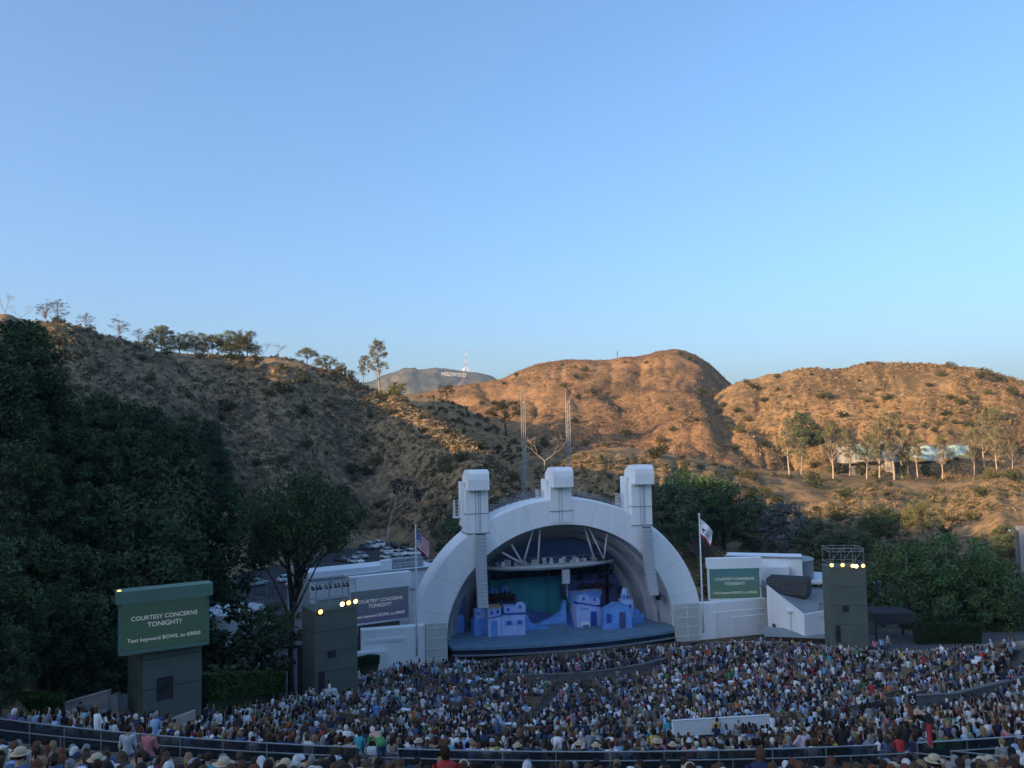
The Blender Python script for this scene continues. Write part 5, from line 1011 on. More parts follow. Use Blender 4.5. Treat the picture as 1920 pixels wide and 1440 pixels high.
scatter(HC, 9000, (760, 1400), (.1, 1.0), (.3, 1.25), [(.22, .135, .07), (.26, .155, .08), (.16, .105, .06), (.20, .125, .068)], 6, .36, 404, 'dry scrub dotting the sunlit peaked hill behind the masts', .42, 30)
scatter(HD, 10000, (1240, 2000), (.12, 1.0), (.3, 1.5), [(.22, .145, .072), (.16, .115, .06), (.26, .165, .082), (.13, .10, .055)], 6, .36, 405, 'dry scrub dotting the sunlit hill with the house', .44, 30)
# ================================================================== CARS
M_obj('car_paint', .3, .04, 1.0); MATS['car_paint'].node_tree.nodes['Principled BSDF'].inputs['Specular IOR Level'].default_value = .6
M('tyre', (.015, .015, .016), rough=.9); M('rim', (.4, .4, .42), rough=.4, metal=.5); M('head_glass', (.6, .62, .65), rough=.2); M_emit('tail_red', (.5, .02, .02), .15, (.25, .01, .01))
def car_proto(suv):
    h = 1.0 if not suv else 1.2; root = thing('parked_car', 'x', 'car'); L, W = (4.6, 1.8) if not suv else (4.7, 1.9); zb = .28
    prof = [(-L / 2, .5), (-L / 2 + .05, .82 * h), (-L / 2 + .5, .92 * h), (L / 2 - 1.2, .92 * h), (L / 2 - .25, .78 * h), (L / 2, .58), (L / 2 - .03, zb + .05), (-L / 2 + .1, zb + .05)]
    mb = MB()   # body: profile with rounded flanks
    secs = [(-.5, .90), (-.46, 1.0), (0, 1.0), (.46, 1.0), (.5, .90)]; n = len(prof); vs_ = []
    for fy, k in secs:
        for x, z in prof: vs_.append((x * (.985 if k < 1 else 1), fy * W, zb + (z - zb) * k))
    fs_ = [(j * n + i, j * n + (i + 1) % n, (j + 1) * n + (i + 1) % n, (j + 1) * n + i) for j in range(4) for i in range(n)] + [tuple(range(n))[::-1], tuple(range(4 * n, 5 * n))]
    body = part('body', mb.add(vs_, fs_), 'car_paint', root, color=(.7, .7, .7))
    roofx = (-L / 2 + (.55 if suv else 1.0), L / 2 - 1.9); bx0, bx1 = -L / 2 + (.2 if suv else .45), L / 2 - 1.15; z0, z1 = .9 * h, (1.45 if not suv else 1.75); w0, w1 = W * .47, W * .38
    cab = [(bx0, -w0, z0), (bx1, -w0, z0), (bx1, w0, z0), (bx0, w0, z0), (roofx[0], -w1, z1), (roofx[1], -w1, z1), (roofx[1], w1, z1), (roofx[0], w1, z1)]
    part('window_band', MB().add(cab, [(0, 1, 5, 4), (1, 2, 6, 5), (2, 3, 7, 6), (3, 0, 4, 7)]), 'window_dark', root)
    rf = [(x, y * 1.02, z) for x, y, z in cab[4:]] + [(x * .97, y * .9, z + .07) for x, y, z in cab[4:]]
    part('roof', MB().add(rf, [(4, 5, 6, 7), (0, 1, 5, 4), (1, 2, 6, 5), (2, 3, 7, 6), (3, 0, 4, 7), (0, 3, 2, 1)]), 'car_paint', root, color=(.7, .7, .7))
    pil = MB()
    for a, b in ((0, 4), (1, 5), (2, 6), (3, 7)): pil.bar(cab[a], cab[b], .05, 4)
    for sy in (-1, 1): pil.bar((.1, sy * w0, z0), (.05, sy * w1, z1), .05, 4)
    part('pillar', pil, 'car_paint', root, color=(.7, .7, .7))
    wm = MB().tube([(0, -.11, 0), (0, .11, 0)], [.34, .34], 14); wme = wm.mesh('tyre', 'tyre'); rme = MB().tube([(0, -.12, 0), (0, .12, 0)], [.2, .2], 10).mesh('rim', 'rim')
    for x in (-L / 2 + .85, L / 2 - .9):
        for y in (-W / 2 + .08, W / 2 - .08): w = link('wheel', wme, root, (x, y, .34)); link('rim', rme, w)
    for y in (-W * .36, W * .36): part('headlight', MB().box(L / 2 - .16, L / 2 - .02, y - .17, y + .17, .62, .74), 'head_glass', root); part('taillight', MB().box(-L / 2 - .02, -L / 2 + .06, y - .15, y + .15, .66 * h, .82 * h), 'tail_red', root)
    return root
protoS, protoV = car_proto(False), car_proto(True)
WH, SI, BK, GR, RD, BL = (.78, .79, .80), (.42, .43, .45), (.02, .02, .022), (.09, .095, .10), (.16, .02, .02), (.05, .10, .22)
CARS = [(697, 1028, WH, 1, 'white sport utility car in the back row beside a matching one'), (713, 1025, WH, 1, 'white tall car second in the back row of the upper car park'), (686, 1030, GR, 0, 'dark grey car shaded at the pine end of the back row'), (735, 1026, BK, 0, 'black car in the back row beside the white tall car'), (750, 1023, BK, 1, 'black tall car near the striped flag in the back row'), (764, 1029, BK, 0, 'black saloon just left of the striped flag'),
        (728, 1037, WH, 0, 'white saloon behind the foremost white one in the upper car park'), (729, 1048, WH, 0, 'foremost white saloon above the cream building roof'), (749, 1042, WH, 0, 'white saloon with dark windscreen in the middle row'), (762, 1036, GR, 0, 'grey saloon between two white ones in the middle row'), (774, 1042, WH, 1, 'white hatchback tucked beside the roof railing'), (790, 1037, BK, 0, 'black saloon behind the striped flag cloth'), (809, 1028, SI, 1, 'silver tall car right of the striped flag'), (803, 1042, RD, 0, 'dark red car right of the striped flag'), (745, 1052, SI, 0, 'silver car half hidden by the roof unit'),
        (676, 1046, SI, 0, 'silver car glimpsed under the pine branch tips'), (668, 1056, WH, 0, 'white car glimpsed below the silver one under the pine'), (640, 1052, GR, 0, 'grey car deep under the spreading pine'), (398, 1100, GR, 0, 'dark car beside the silver estate in the left car park'), (427, 1103, SI, 1, 'silver estate car parked behind the big green screen'), (482, 1098, SI, 0, 'small silver saloon standing alone in the left car park'), (556, 1072, BK, 1, 'black van under the pine beside the cream building'), (555, 1098, WH, 0, 'white car beside the pine trunk'), (478, 1175, WH, 1, 'white car parked behind the black speaker post'), (540, 1090, WH, 0, 'white car behind the pine trunk in the left car park')]
for i, (px, py, col, suv, lab) in enumerate(CARS):
    pr = protoV if suv else protoS; c = pr if (pr['label'] == 'x') else copy_tree(pr)
    c.location = G(px, py, -1.52); a = D2(-38 + rnd.uniform(-5, 5)) if px > 600 else D2((42, 60, 60)[i % 3]); c.rotation_euler = (0, 0, a); tag(c, lab, 'car', 'cars parked beside the shell')
    for ch in c.children:
        if ch.name.split('.')[0] in ('body', 'roof', 'pillar'): ch.color = (*col, 1)
for px, py, col, lab in ((1655, 1112, BL, 'blue car glimpsed between tall green tower and leafy tree'), (1648, 1098, SI, 'silver car behind the blue one by the leafy tree'), (1520, 1104, GR, 'grey car under the round white canopy'), (1538, 1106, WH, 'white car under the round white canopy'), (1500, 1100, RD, 'dark red car under the round white canopy edge')):
    c = copy_tree(protoS); c.location = G(px, py, -1.52) if px > 1600 else (P(px, py, 138).x, 138, -1.52); c.rotation_euler = (0, 0, D2(20)); tag(c, lab, 'car', 'cars parked beside the shell')
    for ch in c.children:
        if ch.name.split('.')[0] in ('body', 'roof', 'pillar'): ch.color = (*col, 1)
M('white_board', (.78, .79, .80), (.72, .73, .74), scale=.5, rough=.7)
# ================================================================== SEATING
AIS = [D2(a) for a in (-46, -33, -21, -8.5, 4.5, 16, 28, 41)]
def in_view(x, y, z, m=90, mb=110):
    if y < 2: return False
    a, b = proj((x, y, z)); return -m < a < 1920 + m and b < 1440 + mb
def sections(r):
    t0, t1 = float(th_left(r)) + .2 / r, float(th_right(r)) - .3 / r; g = .72 / r; cuts = [t0] + [a for a in AIS if t0 + 2 * g < a < t1 - 2 * g] + [t1]; out = []
    for i in range(len(cuts) - 1): out.append((cuts[i] + (g if i else 0), cuts[i + 1] - (g if i < len(cuts) - 2 else 0)))
    return out
def arc_wall(ra, rb, t0, t1, z0, z1, o, seg=1.6):
    n = max(2, int((t1 - t0) * ra / seg)); mb = MB(); vs_ = []
    for i in range(n + 1):
        th = t0 + (t1 - t0) * i / n
        for rr, zz in ((ra, z0), (rb, z0), (rb, z1), (ra, z1)): x, y = bowl_pt(rr, th); vs_.append((x - o[0], y - o[1], zz - o[2]))
    fs_ = [(i * 4 + k, i * 4 + (k + 1) % 4, i * 4 + 4 + (k + 1) % 4, i * 4 + 4 + k) for i in range(n) for k in range(4)] + [(0, 1, 2, 3), (n * 4, n * 4 + 3, n * 4 + 2, n * 4 + 1)]
    return mb.add(vs_, fs_)
R_GLASS, R_RAIL = 82.0, 84.0
leg_me = MB().box(-.03, .03, -.16, .2, -.02, .42).mesh('leg', 'dark_metal')
def sec_name(t):
    k = sum(1 for a in AIS if a < t); return ('beside the retaining wall', 'near the hedge', 'in the block below the green screen', 'in the block left of the centre stair', 'in the block right of the centre stair', 'in the block facing the stage', 'in the block facing the teal screen', 'in the block facing the tall green tower', 'in the block under the leafy tree')[min(k, 8)]
for (ra, rb, kind), z in zip(ROWS, ROW_Z):
    if kind != 'bench' or R_GLASS - .4 < ra < R_RAIL + .4 or ra < 53 or ra > 104: continue
    for t0, t1 in sections(ra):
        vis = [t for t in np.linspace(t0, t1, 9) if in_view(*bowl_pt(ra + .5, t), z + .4, 140)]
        if not vis: continue
        t0c, t1c = max(t0, min(vis) - .12), min(t1, max(vis) + .12); mid = (t0c + t1c) / 2; x, y = bowl_pt(ra + .5, mid); o = (x, y, z)
        b = thing('bench', 'long weathered wooden bench with slatted back ' + sec_name(mid), 'bench', o, 0, 'benches ' + sec_name(mid))
        part('seat', arc_wall(ra + .30, ra + .52, t0c, t1c, z + .40, z + .445, o), 'bench_wood', b); part('seat', arc_wall(ra + .54, ra + .70, t0c, t1c, z + .40, z + .445, o), 'bench_wood', b)
        part('backrest', arc_wall(ra + .71, ra + .75, t0c, t1c, z + .58, z + .80, o), 'bench_wood', b)
        if ra > 84:
            n = max(2, int((t1c - t0c) * ra / 2.6))
            for i in range(n + 1): th = t0c + (t1c - t0c) * (i + .02) / (n + .04); lx, ly = bowl_pt(ra + .5, th); link('leg', leg_me, b, (lx - x, ly - y, 0), th)
# wooden box partitions
div_me = MB().box(-.03, .03, -1.45, 0, 0, .78).mesh('divider', 'box_wood')
k = 0
for rr in [14.2 + 3.3 * i for i in range(12)]:
    last = rr > 50; z = float(np.interp(rr, PR, PZ)); h = .98 if last else .72
    for t0, t1 in sections(rr):
        mid = (t0 + t1) / 2; x, y = bowl_pt(rr, mid)
        if not any(in_view(*bowl_pt(rr, t), z) for t in np.linspace(t0, t1, 5)): continue
        o = (x, y, z); w = thing('box_wall', ('tall brown plank wall closing the box seats ' if last else 'low brown plank partition between box seats ') + sec_name(mid), 'partition', o, 0, 'wooden box partitions ' + sec_name(mid))
        part('planking', arc_wall(rr - .04, rr + .04, t0, t1, z - .5, z + h, o), 'box_wood', w); part('cap_rail', arc_wall(rr - .07, rr + .07, t0, t1, z + h, z + h + .05, o), 'box_wood', w)
        n = max(1, int((t1 - t0) * rr / 2.3))
        for i in range(n + 1): th = t0 + (t1 - t0) * i / n; lx, ly = bowl_pt(rr, th); link('divider', div_me, w, (lx - x, ly - y, -.1), th + math.pi)
# small cloth covered tables in the boxes
tt_me = MB().box(-.42, .42, -.3, .3, .66, .70).box(-.43, .43, -.31, .31, .50, .66).mesh('cloth', 'white_board'); tl_me = MB().bar((0, 0, 0), (0, 0, .6), .04, 6).mesh('leg', 'dark_metal')
RB = random.Random(41)
for i in range(110):
    rr = 15.2 + 1.1 * RB.randrange(0, 32) + .3; t0, t1 = RB.choice(sections(rr)); th = RB.uniform(t0, t1); x, y = bowl_pt(rr, th); z = bowl_z(x, y)
    if z is None or not in_view(x, y, z, 20): continue
    t = thing('box_table', 'small white clothed table in a box ' + sec_name(th), 'table', (x, y, z), th + RB.uniform(-.3, .3), 'box tables ' + sec_name(th)); link('cloth', tt_me, t); link('leg', tl_me, t)
# glass balustrade and handrail along the promenade
m, nt, b_ = base_mat('tinted_glass', .08, spec=.5); b_.inputs['Base Color'].default_value = (.02, .028, .034, 1); b_.inputs['Alpha'].default_value = .62
zg = float(np.interp(R_GLASS, PR, PZ)); zr = float(np.interp(R_RAIL, PR, PZ))
for t0, t1 in sections(R_GLASS):
    mid = (t0 + t1) / 2; x, y = bowl_pt(R_GLASS, mid); o = (x, y, zg)
    if not any(in_view(*bowl_pt(R_GLASS, t), zg) for t in np.linspace(t0, t1, 7)): continue
    g = thing('glass_balustrade', 'dark glass balustrade with a steel top rail ' + sec_name(mid), 'balustrade', o); n = max(1, round((t1 - t0) * R_GLASS / 1.9))
    for i in range(n):
        a, c = t0 + (t1 - t0) * i / n + .03 / R_GLASS, t0 + (t1 - t0) * (i + 1) / n - .03 / R_GLASS; part('pane', arc_wall(R_GLASS - .01, R_GLASS + .01, a, c, zg + .06, zg + 1.02, o, 3), 'tinted_glass', g)
        px_, py_ = bowl_pt(R_GLASS, t0 + (t1 - t0) * i / n); part('post', MB().box(px_ - x - .025, px_ - x + .025, py_ - y - .025, py_ - y + .025, -.3, 1.03), 'steel_rail', g)
    part('top_rail', arc_wall(R_GLASS - .035, R_GLASS + .035, t0, t1, zg + 1.02, zg + 1.05, o), 'steel_rail', g)
    part('kerb', arc_wall(R_GLASS - .12, R_GLASS + .12, t0, t1, zg - .6, zg + .05, o), 'concrete_dark', g)
    h = thing('handrail', 'plain steel handrail uphill of the glass ' + sec_name(mid), 'handrail', (x, y, zr)); o2 = (x, y, zr)
    part('rail', arc_wall(R_RAIL - .018, R_RAIL + .018, t0, t1, zr + .86, zr + .89, o2), 'steel_rail', h); part('rail', arc_wall(R_RAIL - .02, R_RAIL + .02, t0, t1, zr + .44, zr + .465, o2), 'steel_rail', h)
    for i in range(0, n + 1, 2): px_, py_ = bowl_pt(R_RAIL, t0 + (t1 - t0) * i / n); part('post', MB().bar((px_ - x, py_ - y, -.4), (px_ - x, py_ - y, .88), .025, 5), 'steel_rail', h)
for a in AIS[2:7]:
    for sd in (-1, 1):
        th = a + sd * .62 / 84; pts = []
        for rr, up in ((R_RAIL + .2, .2), (R_RAIL + .25, .9), (R_RAIL + 1.6, .9), (R_RAIL + 3.2, .9), (R_RAIL + 3.3, .1)): xx, yy = bowl_pt(rr, th); pts.append(Vector((xx, yy, float(np.interp(rr, PR, PZ)) + up)))
        if not in_view(*pts[1]): continue
        t = thing('stair_rail', 'looped steel stair rail ' + sec_name(a + .01 * sd), 'handrail', pts[0], 0, 'stair rails'); part('rail', MB().tube([p - pts[0] for p in pts], [.028] * 5, 6), 'steel_rail', t, smooth=True); part('base_plate', MB().box(-.08, .08, -.08, .08, -.3, 0), 'steel_rail', t)
# pit wall in front of the stage, white board, concrete ramp
pit = thing('pit_wall', 'dark curved low wall enclosing the front boxes before the stage', 'wall', SO, TH); mb = MB(); us_ = np.linspace(-16.5, 15.5, 41); vs_ = []
for u in us_:
    yy = -16.3 + .021 * (u + 2) ** 2
    for dy, zz in ((-.25, -1.7), (.25, -1.7), (.25, -.7), (-.25, -.7)): vs_.append((u, yy + dy, zz))
part('wall', mb.add(vs_, [(i * 4 + k, i * 4 + (k + 1) % 4, i * 4 + 4 + (k + 1) % 4, i * 4 + 4 + k) for i in range(40) for k in range(4)]), 'concrete_dark', pit); cp = MB(); vs2 = []
for u in us_:
    yy = -16.3 + .021 * (u + 2) ** 2
    for dy, zz in ((-.3, -.7), (.3, -.7), (.3, -.62), (-.3, -.62)): vs2.append((u, yy + dy, zz))
part('counter', cp.add(vs2, [(i * 4 + k, i * 4 + (k + 1) % 4, i * 4 + 4 + (k + 1) % 4, i * 4 + 4 + k) for i in range(40) for k in range(4)]), 'concrete_dark', pit)
pc = MB()
for u in np.arange(-13.5, 14.5, 1.9): pc.box(u, u + 1.8, -7.1, -7.0, -1.6, -.35)
for i, u in enumerate(np.arange(-13.5, 14.5, 1.9)): t = thing('box_partition', 'brown plank panel at the back of the front boxes below the stage', 'partition', SO + TX * u + TY * -7.3, TH, 'plank panels below the stage'); part('planking', MB().box(0, 1.8, 0, .08, -1.6, -.5), 'box_wood', t); part('cap_rail', MB().box(-.02, 1.82, -.03, .11, -.5, -.45), 'box_wood', t)
def wall_run(name, label, cat, pts, h, mat, th=.25, dn=1.2):
    "vertical slab along ground points given as (px, py_top, D)"
    a = [P(*q) for q in pts]; t = thing(name, label, cat, a[0] - Vector((0, 0, h))); mb = MB()
    for p, q in zip(a[:-1], a[1:]):
        d = (q - p); n = Vector((-d.y, d.x, 0)).normalized() * th; v = [p - a[0], q - a[0], q - a[0] + n, p - a[0] + n]; mb.add([w - Vector((0, 0, dn)) for w in v] + [w + Vector((0, 0, h)) for w in v], [(0, 1, 5, 4), (1, 2, 6, 5), (2, 3, 7, 6), (3, 0, 4, 7), (4, 5, 6, 7)])
    part('panel', mb, mat, t); cpm = MB()
    for p, q in zip(a[:-1], a[1:]): cpm.bar(p - a[0] + Vector((0, 0, h + .02)), q - a[0] + Vector((0, 0, h + .02)), .05, 4)
    part('coping', cpm, mat, t); return t
wall_run('white_barrier', 'long blank white board barrier across the promenade below the box seats', 'barrier', [(1262, 1352, 55.5), (1448, 1341, 57.5)], .25, 'white_board', dn=.75)
wall_run('ramp_wall', 'pale concrete ramp parapet climbing right of the usher and dark notice', 'wall', [(1706, 1306, 58.5), (1790, 1302, 60), (1935, 1268, 66)], .55, 'concrete_dark', .5)
ns = thing('notice_board', 'small dark notice with a white wheelchair symbol on the concrete ramp', 'sign', P(1711, 1322, 58.0)); part('plate', MB().box(-.28, .28, -.04, 0, 0, .75), 'dark_metal', ns)
wc = MB().tube([(0, -.05, .62), (0, -.05, .56)], [.05, .05], 8); an = [2 * math.pi * i / 14 for i in range(15)]
wc.tube([(.13 * math.cos(a), -.05, .28 + .13 * math.sin(a)) for a in an], [.022] * 15, 4); wc.tube([(0, -.05, .55), (0, -.05, .36), (.13, -.05, .34), (.17, -.05, .2)], [.025] * 4, 4); part('symbol', wc, 'white_board', ns)

# ================================================================== PEOPLE
M_obj('skin', .6, .06); M_obj('cloth', .85, .14, 9.0); M_obj('hair_strands', .7, .35, 60.0); M('eye_dark', (.02, .015, .012), rough=.3); M('lips', (.30, .10, .09), rough=.6)
def lerp(a, b, t): return tuple(a[i] + (b[i] - a[i]) * t for i in range(3))
def human(J, yaw=0.0):
    "J: joint dict -> one continuous body mesh, per-vertex region, head centre"
    bones = []
    def bn(reg, a, b, ra, rb): bones.append((reg, Vector(a), Vector(b), ra, rb))
    pel, ch, nk, hd = J['pelvis'], J['chest'], J['neck'], J['head']
    bn('torso', pel, lerp(pel, ch, .5), .145, .135); bn('torso', lerp(pel, ch, .5), ch, .135, .15); bn('neck', nk, lerp(nk, hd, .6), .058, .055)
    for s in ('L', 'R'):
        sh_, el, wr, hp, kn, ak, to = (J[k + s] for k in ('shoulder', 'elbow', 'wrist', 'hip', 'knee', 'ankle', 'toe'))
        bn('torso', ch, sh_, .12, .075); bn('torso', lerp(pel, ch, .6), lerp(ch, sh_, .5), .11, .10); bn('uarm', sh_, el, .056, .043); bn('farm', el, wr, .041, .028)
        d = (Vector(wr) - Vector(el)).normalized(); side = d.cross(Vector((0, 0, 1))); side = side.normalized() if side.length > .1 else Vector((1, 0, 0)); pk = Vector(wr) + d * .085
        bn('hand', wr, pk, .028, .036)
        for q in range(4): f0 = pk + side * (q - 1.5) * .021; f1 = f0 + d * (.05, .062, .058, .045)[q] - Vector((0, 0, .012)); f2 = f1 + d * .02 - Vector((0, 0, .025)); bn('hand', f0, f1, .011, .010); bn('hand', f1, f2, .010, .008)
        bn('hand', Vector(wr) + d * .03 + side * .02, Vector(wr) + d * .075 + side * .055, .013, .010)
        bn('pelvis', pel, hp, .13, .105); bn('thigh', hp, kn, .09, .06); bn('shin', kn, ak, .058, .038); bn('foot', ak, to, .042, .034)
    mb = MB()
    for reg, a, b, ra, rb in bones:
        n = 12 if ra > .02 else 7; mb.tube([a, a.lerp(b, .5), b], [ra, (ra + rb) / 2, rb], n); mb.ball(a, ra, n, 6); mb.ball(b, rb, n, 6)
    H = Vector(hd); cy, sy = math.cos(yaw), math.sin(yaw)
    def hp_(x, y, z): return (H.x + x * cy - y * sy, H.y + x * sy + y * cy, H.z + z)
    mb.ball(hp_(0, -.008, .02), (.078, .094, .105), 14, 10); mb.ball(hp_(0, .02, -.05), (.058, .065, .065), 12, 8); mb.ball(hp_(0, .096, -.012), (.014, .018, .022), 8, 6); mb.ball(hp_(.078, 0, 0), (.012, .02, .03), 6, 5); mb.ball(hp_(-.078, 0, 0), (.012, .02, .03), 6, 5)
    me = mb.mesh('b', 'skin'); o = bpy.data.objects.new('b', me); C.objects.link(o)
    rm = o.modifiers.new('r', 'REMESH'); rm.mode = 'VOXEL'; rm.voxel_size = .0125; sm = o.modifiers.new('s', 'SMOOTH'); sm.factor = .5; sm.iterations = 4; dc = o.modifiers.new('d', 'DECIMATE'); dc.ratio = .085
    dg = bpy.context.evaluated_depsgraph_get(); out = bpy.data.meshes.new_from_object(o.evaluated_get(dg)); bpy.data.objects.remove(o)
    out.materials.clear(); out.materials.append(MATS['skin']); out.polygons.foreach_set('use_smooth', [True] * len(out.polygons)); out.name = 'body'
    n = len(out.vertices); co = np.zeros(n * 3, np.float32); out.vertices.foreach_get('co', co); co = co.reshape(-1, 3); best = np.full(n, 9.0); reg = np.full(n, 0); names = ['head', 'neck', 'torso', 'uarm', 'farm', 'hand', 'pelvis', 'thigh', 'shin', 'foot']
    for rg, a, b, ra, rb in bones:
        a_, b_2 = np.array(a), np.array(b); ab = b_2 - a_; t = np.clip(((co - a_) @ ab) / (ab @ ab + 1e-9), 0, 1); d = np.linalg.norm(co - (a_ + t[:, None] * ab), axis=1) - (ra + (rb - ra) * t); m_ = d < best; best = np.where(m_, d, best); reg = np.where(m_, names.index(rg), reg)
    hd_d = np.linalg.norm((co - np.array(H)) / 1.0, axis=1) - .10; reg = np.where((hd_d < best) | (co[:, 2] > H.z - .09), 0, reg)
    nr = np.zeros(n * 3, np.float32); out.vertices.foreach_get('normal', nr); nr = nr.reshape(-1, 3)
    polys = [tuple(p.vertices) for p in out.polygons]
    def shell(regs, off, nm):
        ok = np.isin(reg, [names.index(r_) for r_ in regs]); fs_ = [p for p in polys if all(ok[i] for i in p)]; used = sorted({i for p in fs_ for i in p}); mp = {v: i for i, v in enumerate(used)}
        me2 = bpy.data.meshes.new(nm); me2.from_pydata([tuple(co[i] + nr[i] * off) for i in used], [], [tuple(mp[i] for i in p) for p in fs_]); me2.materials.append(MATS['cloth']); me2.polygons.foreach_set('use_smooth', [True] * len(me2.polygons)); me2.update(); return me2
    return dict(body=out, tee=shell(('torso', 'uarm', 'pelvis'), .016, 'shirt'), long=shell(('torso', 'uarm', 'farm', 'pelvis'), .016, 'shirt'), vest=shell(('torso', 'pelvis'), .012, 'shirt'), trousers=shell(('pelvis', 'thigh', 'shin'), .012, 'trousers'), shorts=shell(('pelvis', 'thigh'), .014, 'shorts'), shoes=shell(('foot',), .008, 'shoes'), head=H, yaw=yaw)
def sit(lean=0.0, turn=0.0, arms='lap'):
    s_, c_ = math.sin(lean), math.cos(lean)
    def up(x, h, y=0): return (x, y + s_ * (h - .5), .5 + c_ * (h - .5))
    J = dict(pelvis=(0, 0, .53), chest=up(0, .93), neck=up(0, 1.08), head=up(0, 1.24, .02))
    for s, k in (('L', -1), ('R', 1)):
        J['shoulder' + s] = up(k * .175, 1.02); J['hip' + s] = (k * .09, .05, .51); J['knee' + s] = (k * .12, .44, .52); J['ankle' + s] = (k * .12, .42, .09); J['toe' + s] = (k * .13, .57, .04)
        if arms == 'lap': J['elbow' + s] = up(k * .235, .76, .03); J['wrist' + s] = (k * .12, .30 + s_ * .3, .66)
        elif arms == 'cross': J['elbow' + s] = up(k * .25, .78, .08); J['wrist' + s] = up(-k * .02, .82, .24)
        elif arms == 'side': J['elbow' + s] = up(k * .42, .95, .0); J['wrist' + s] = up(k * .62, .98, .02)
        elif arms == 'phone': J['elbow' + s] = up(k * .24, .78, .1); J['wrist' + s] = up(k * .07, 1.0, .30)
    return human(J, turn)
def stand(arms='down', stride=0.0, lean=0.0, turn=0.0):
    dz = -.30 * max(0, lean - .3)
    J = dict(pelvis=(0, 0, .95), chest=(0, lean * .35, 1.33 + dz), neck=(0, lean * .47, 1.48 + dz * 1.5), head=(0, lean * .60 + .02, 1.64 + dz * 1.9))
    for s, k in (('L', -1), ('R', 1)):
        J['shoulder' + s] = (k * .18, lean * .4, 1.42 + dz * 1.2); J['hip' + s] = (k * .095, 0, .92); J['knee' + s] = (k * .11, k * stride * .22 + .03, .50); J['ankle' + s] = (k * .11, k * stride * .42, .09); J['toe' + s] = (k * .13, k * stride * .42 + .16, .04)
        if arms == 'down': J['elbow' + s] = (k * .25, lean * .4 - k * stride * .1, 1.12); J['wrist' + s] = (k * .25, lean * .5 + .08 - k * stride * .25, .86)
        elif arms == 'front': J['elbow' + s] = (k * .26, lean * .4 + .06, 1.13 + dz); J['wrist' + s] = (k * .10, lean * .4 + .27, 1.08 + dz)
        elif arms == 'hips': J['elbow' + s] = (k * .40, -.04, 1.16); J['wrist' + s] = (k * .19, .06, .98)
    return human(J, turn)
SIT = [sit(), sit(.12, .5), sit(.28, -.3, 'phone'), sit(-.08, -.7, 'cross'), sit(.05, 1.1, 'side')]
STD = {'down': stand(), 'front': stand('front', 0, .1), 'walk': stand('down', .55, .05), 'hips': stand('hips'), 'bend': stand('front', .1, 1.0)}
def hair_mesh(style, seed=0):
    rl = random.Random(seed); mb = MB(); nu, nv = 18, 12; rx, ry, rz = .09, .107, .118
    vs_ = []
    for j in range(nv + 1):
        for i in range(nu):
            a, v = 2 * math.pi * i / nu, math.pi * j / nv; k = 1 + .035 * math.sin(9 * a + 3 * v) + .02 * rl.random(); vs_.append((rx * k * math.cos(a) * math.sin(v), -.01 + ry * k * math.sin(a) * math.sin(v), .022 + rz * k * math.cos(v)))
    fs_ = []
    for j in range(nv):
        for i in range(nu):
            q = (j * nu + i, j * nu + (i + 1) % nu, (j + 1) * nu + (i + 1) % nu, (j + 1) * nu + i); c = [sum(vs_[t][d] for t in q) / 4 for d in range(3)]
            lim = -.035 if style == 'short' else -.055
            if (c[1] > .03 and c[2] < .055) or c[2] < lim: continue
            fs_.append(q)
    mb.add(vs_, fs_)
    if style == 'long': mb.tube([(0, -.035, .02), (0, -.075, -.08), (0, -.105, -.2), (0, -.12, -.32), (.01, -.115, -.40)], [.08, .098, .10, .085, .04], 12)
    if style == 'bob': mb.tube([(0, -.03, .03), (0, -.05, -.06), (0, -.055, -.13)], [.085, .10, .075], 12)
    if style == 'tail': mb.tube([(0, -.10, .07), (0, -.15, .05), (0, -.165, -.06), (0, -.15, -.2)], [.03, .038, .035, .012], 8)
    if style == 'bun': mb.ball((0, -.09, .10), (.05, .05, .045), 10, 7)
    return mb.mesh('hair', 'hair_strands', True)
HAIR = {k: hair_mesh(k, i) for i, k in enumerate(('short', 'long', 'bob', 'tail', 'bun'))}
hat_me = MB().tube([(0, -.01, .05), (0, -.01, .056)], [.19, .19], 20).tube([(0, -.01, .055), (0, -.01, .13), (0, -.01, .165)], [.112, .105, .07], 16).mesh('hat', 'cloth', True)
cap_me = MB().grid(lambda u, v: (.1 * math.cos(6.283 * u) * math.sin(1.6 * v), -.01 + .118 * math.sin(6.283 * u) * math.sin(1.6 * v), .045 + .10 * math.cos(1.6 * v)), 16, 6).box(-.06, .06, .09, .19, .045, .055).mesh('cap', 'cloth', True)
eye_me = MB().ball((0, 0, 0), (.011, .006, .008), 6, 5).mesh('eye', 'eye_dark'); mouth_me = MB().ball((0, 0, 0), (.022, .006, .006), 8, 4).mesh('mouth', 'lips')
SHIRT = {'white': (.72, .73, .75), 'black': (.018, .018, .02), 'navy': (.025, .035, .09), 'light blue': (.30, .45, .66), 'grey': (.22, .23, .24), 'red': (.42, .04, .04), 'pink': (.55, .22, .26), 'teal': (.05, .33, .38), 'green': (.07, .26, .10), 'orange': (.55, .17, .04), 'purple': (.13, .08, .19), 'tan': (.38, .29, .20), 'olive': (.12, .13, .07), 'maroon': (.14, .03, .04), 'yellow': (.45, .34, .10), 'denim blue': (.08, .13, .24)}
HAIRC = {'dark brown': (.035, .02, .012), 'black': (.012, .01, .01), 'brown': (.09, .05, .028), 'blond': (.25, .165, .08), 'grey': (.24, .235, .23), 'auburn': (.14, .05, .025), 'white': (.6, .6, .58)}
SKIN = [(.50, .31, .22), (.58, .38, .28), (.40, .23, .15), (.24, .13, .08), (.54, .34, .25)]
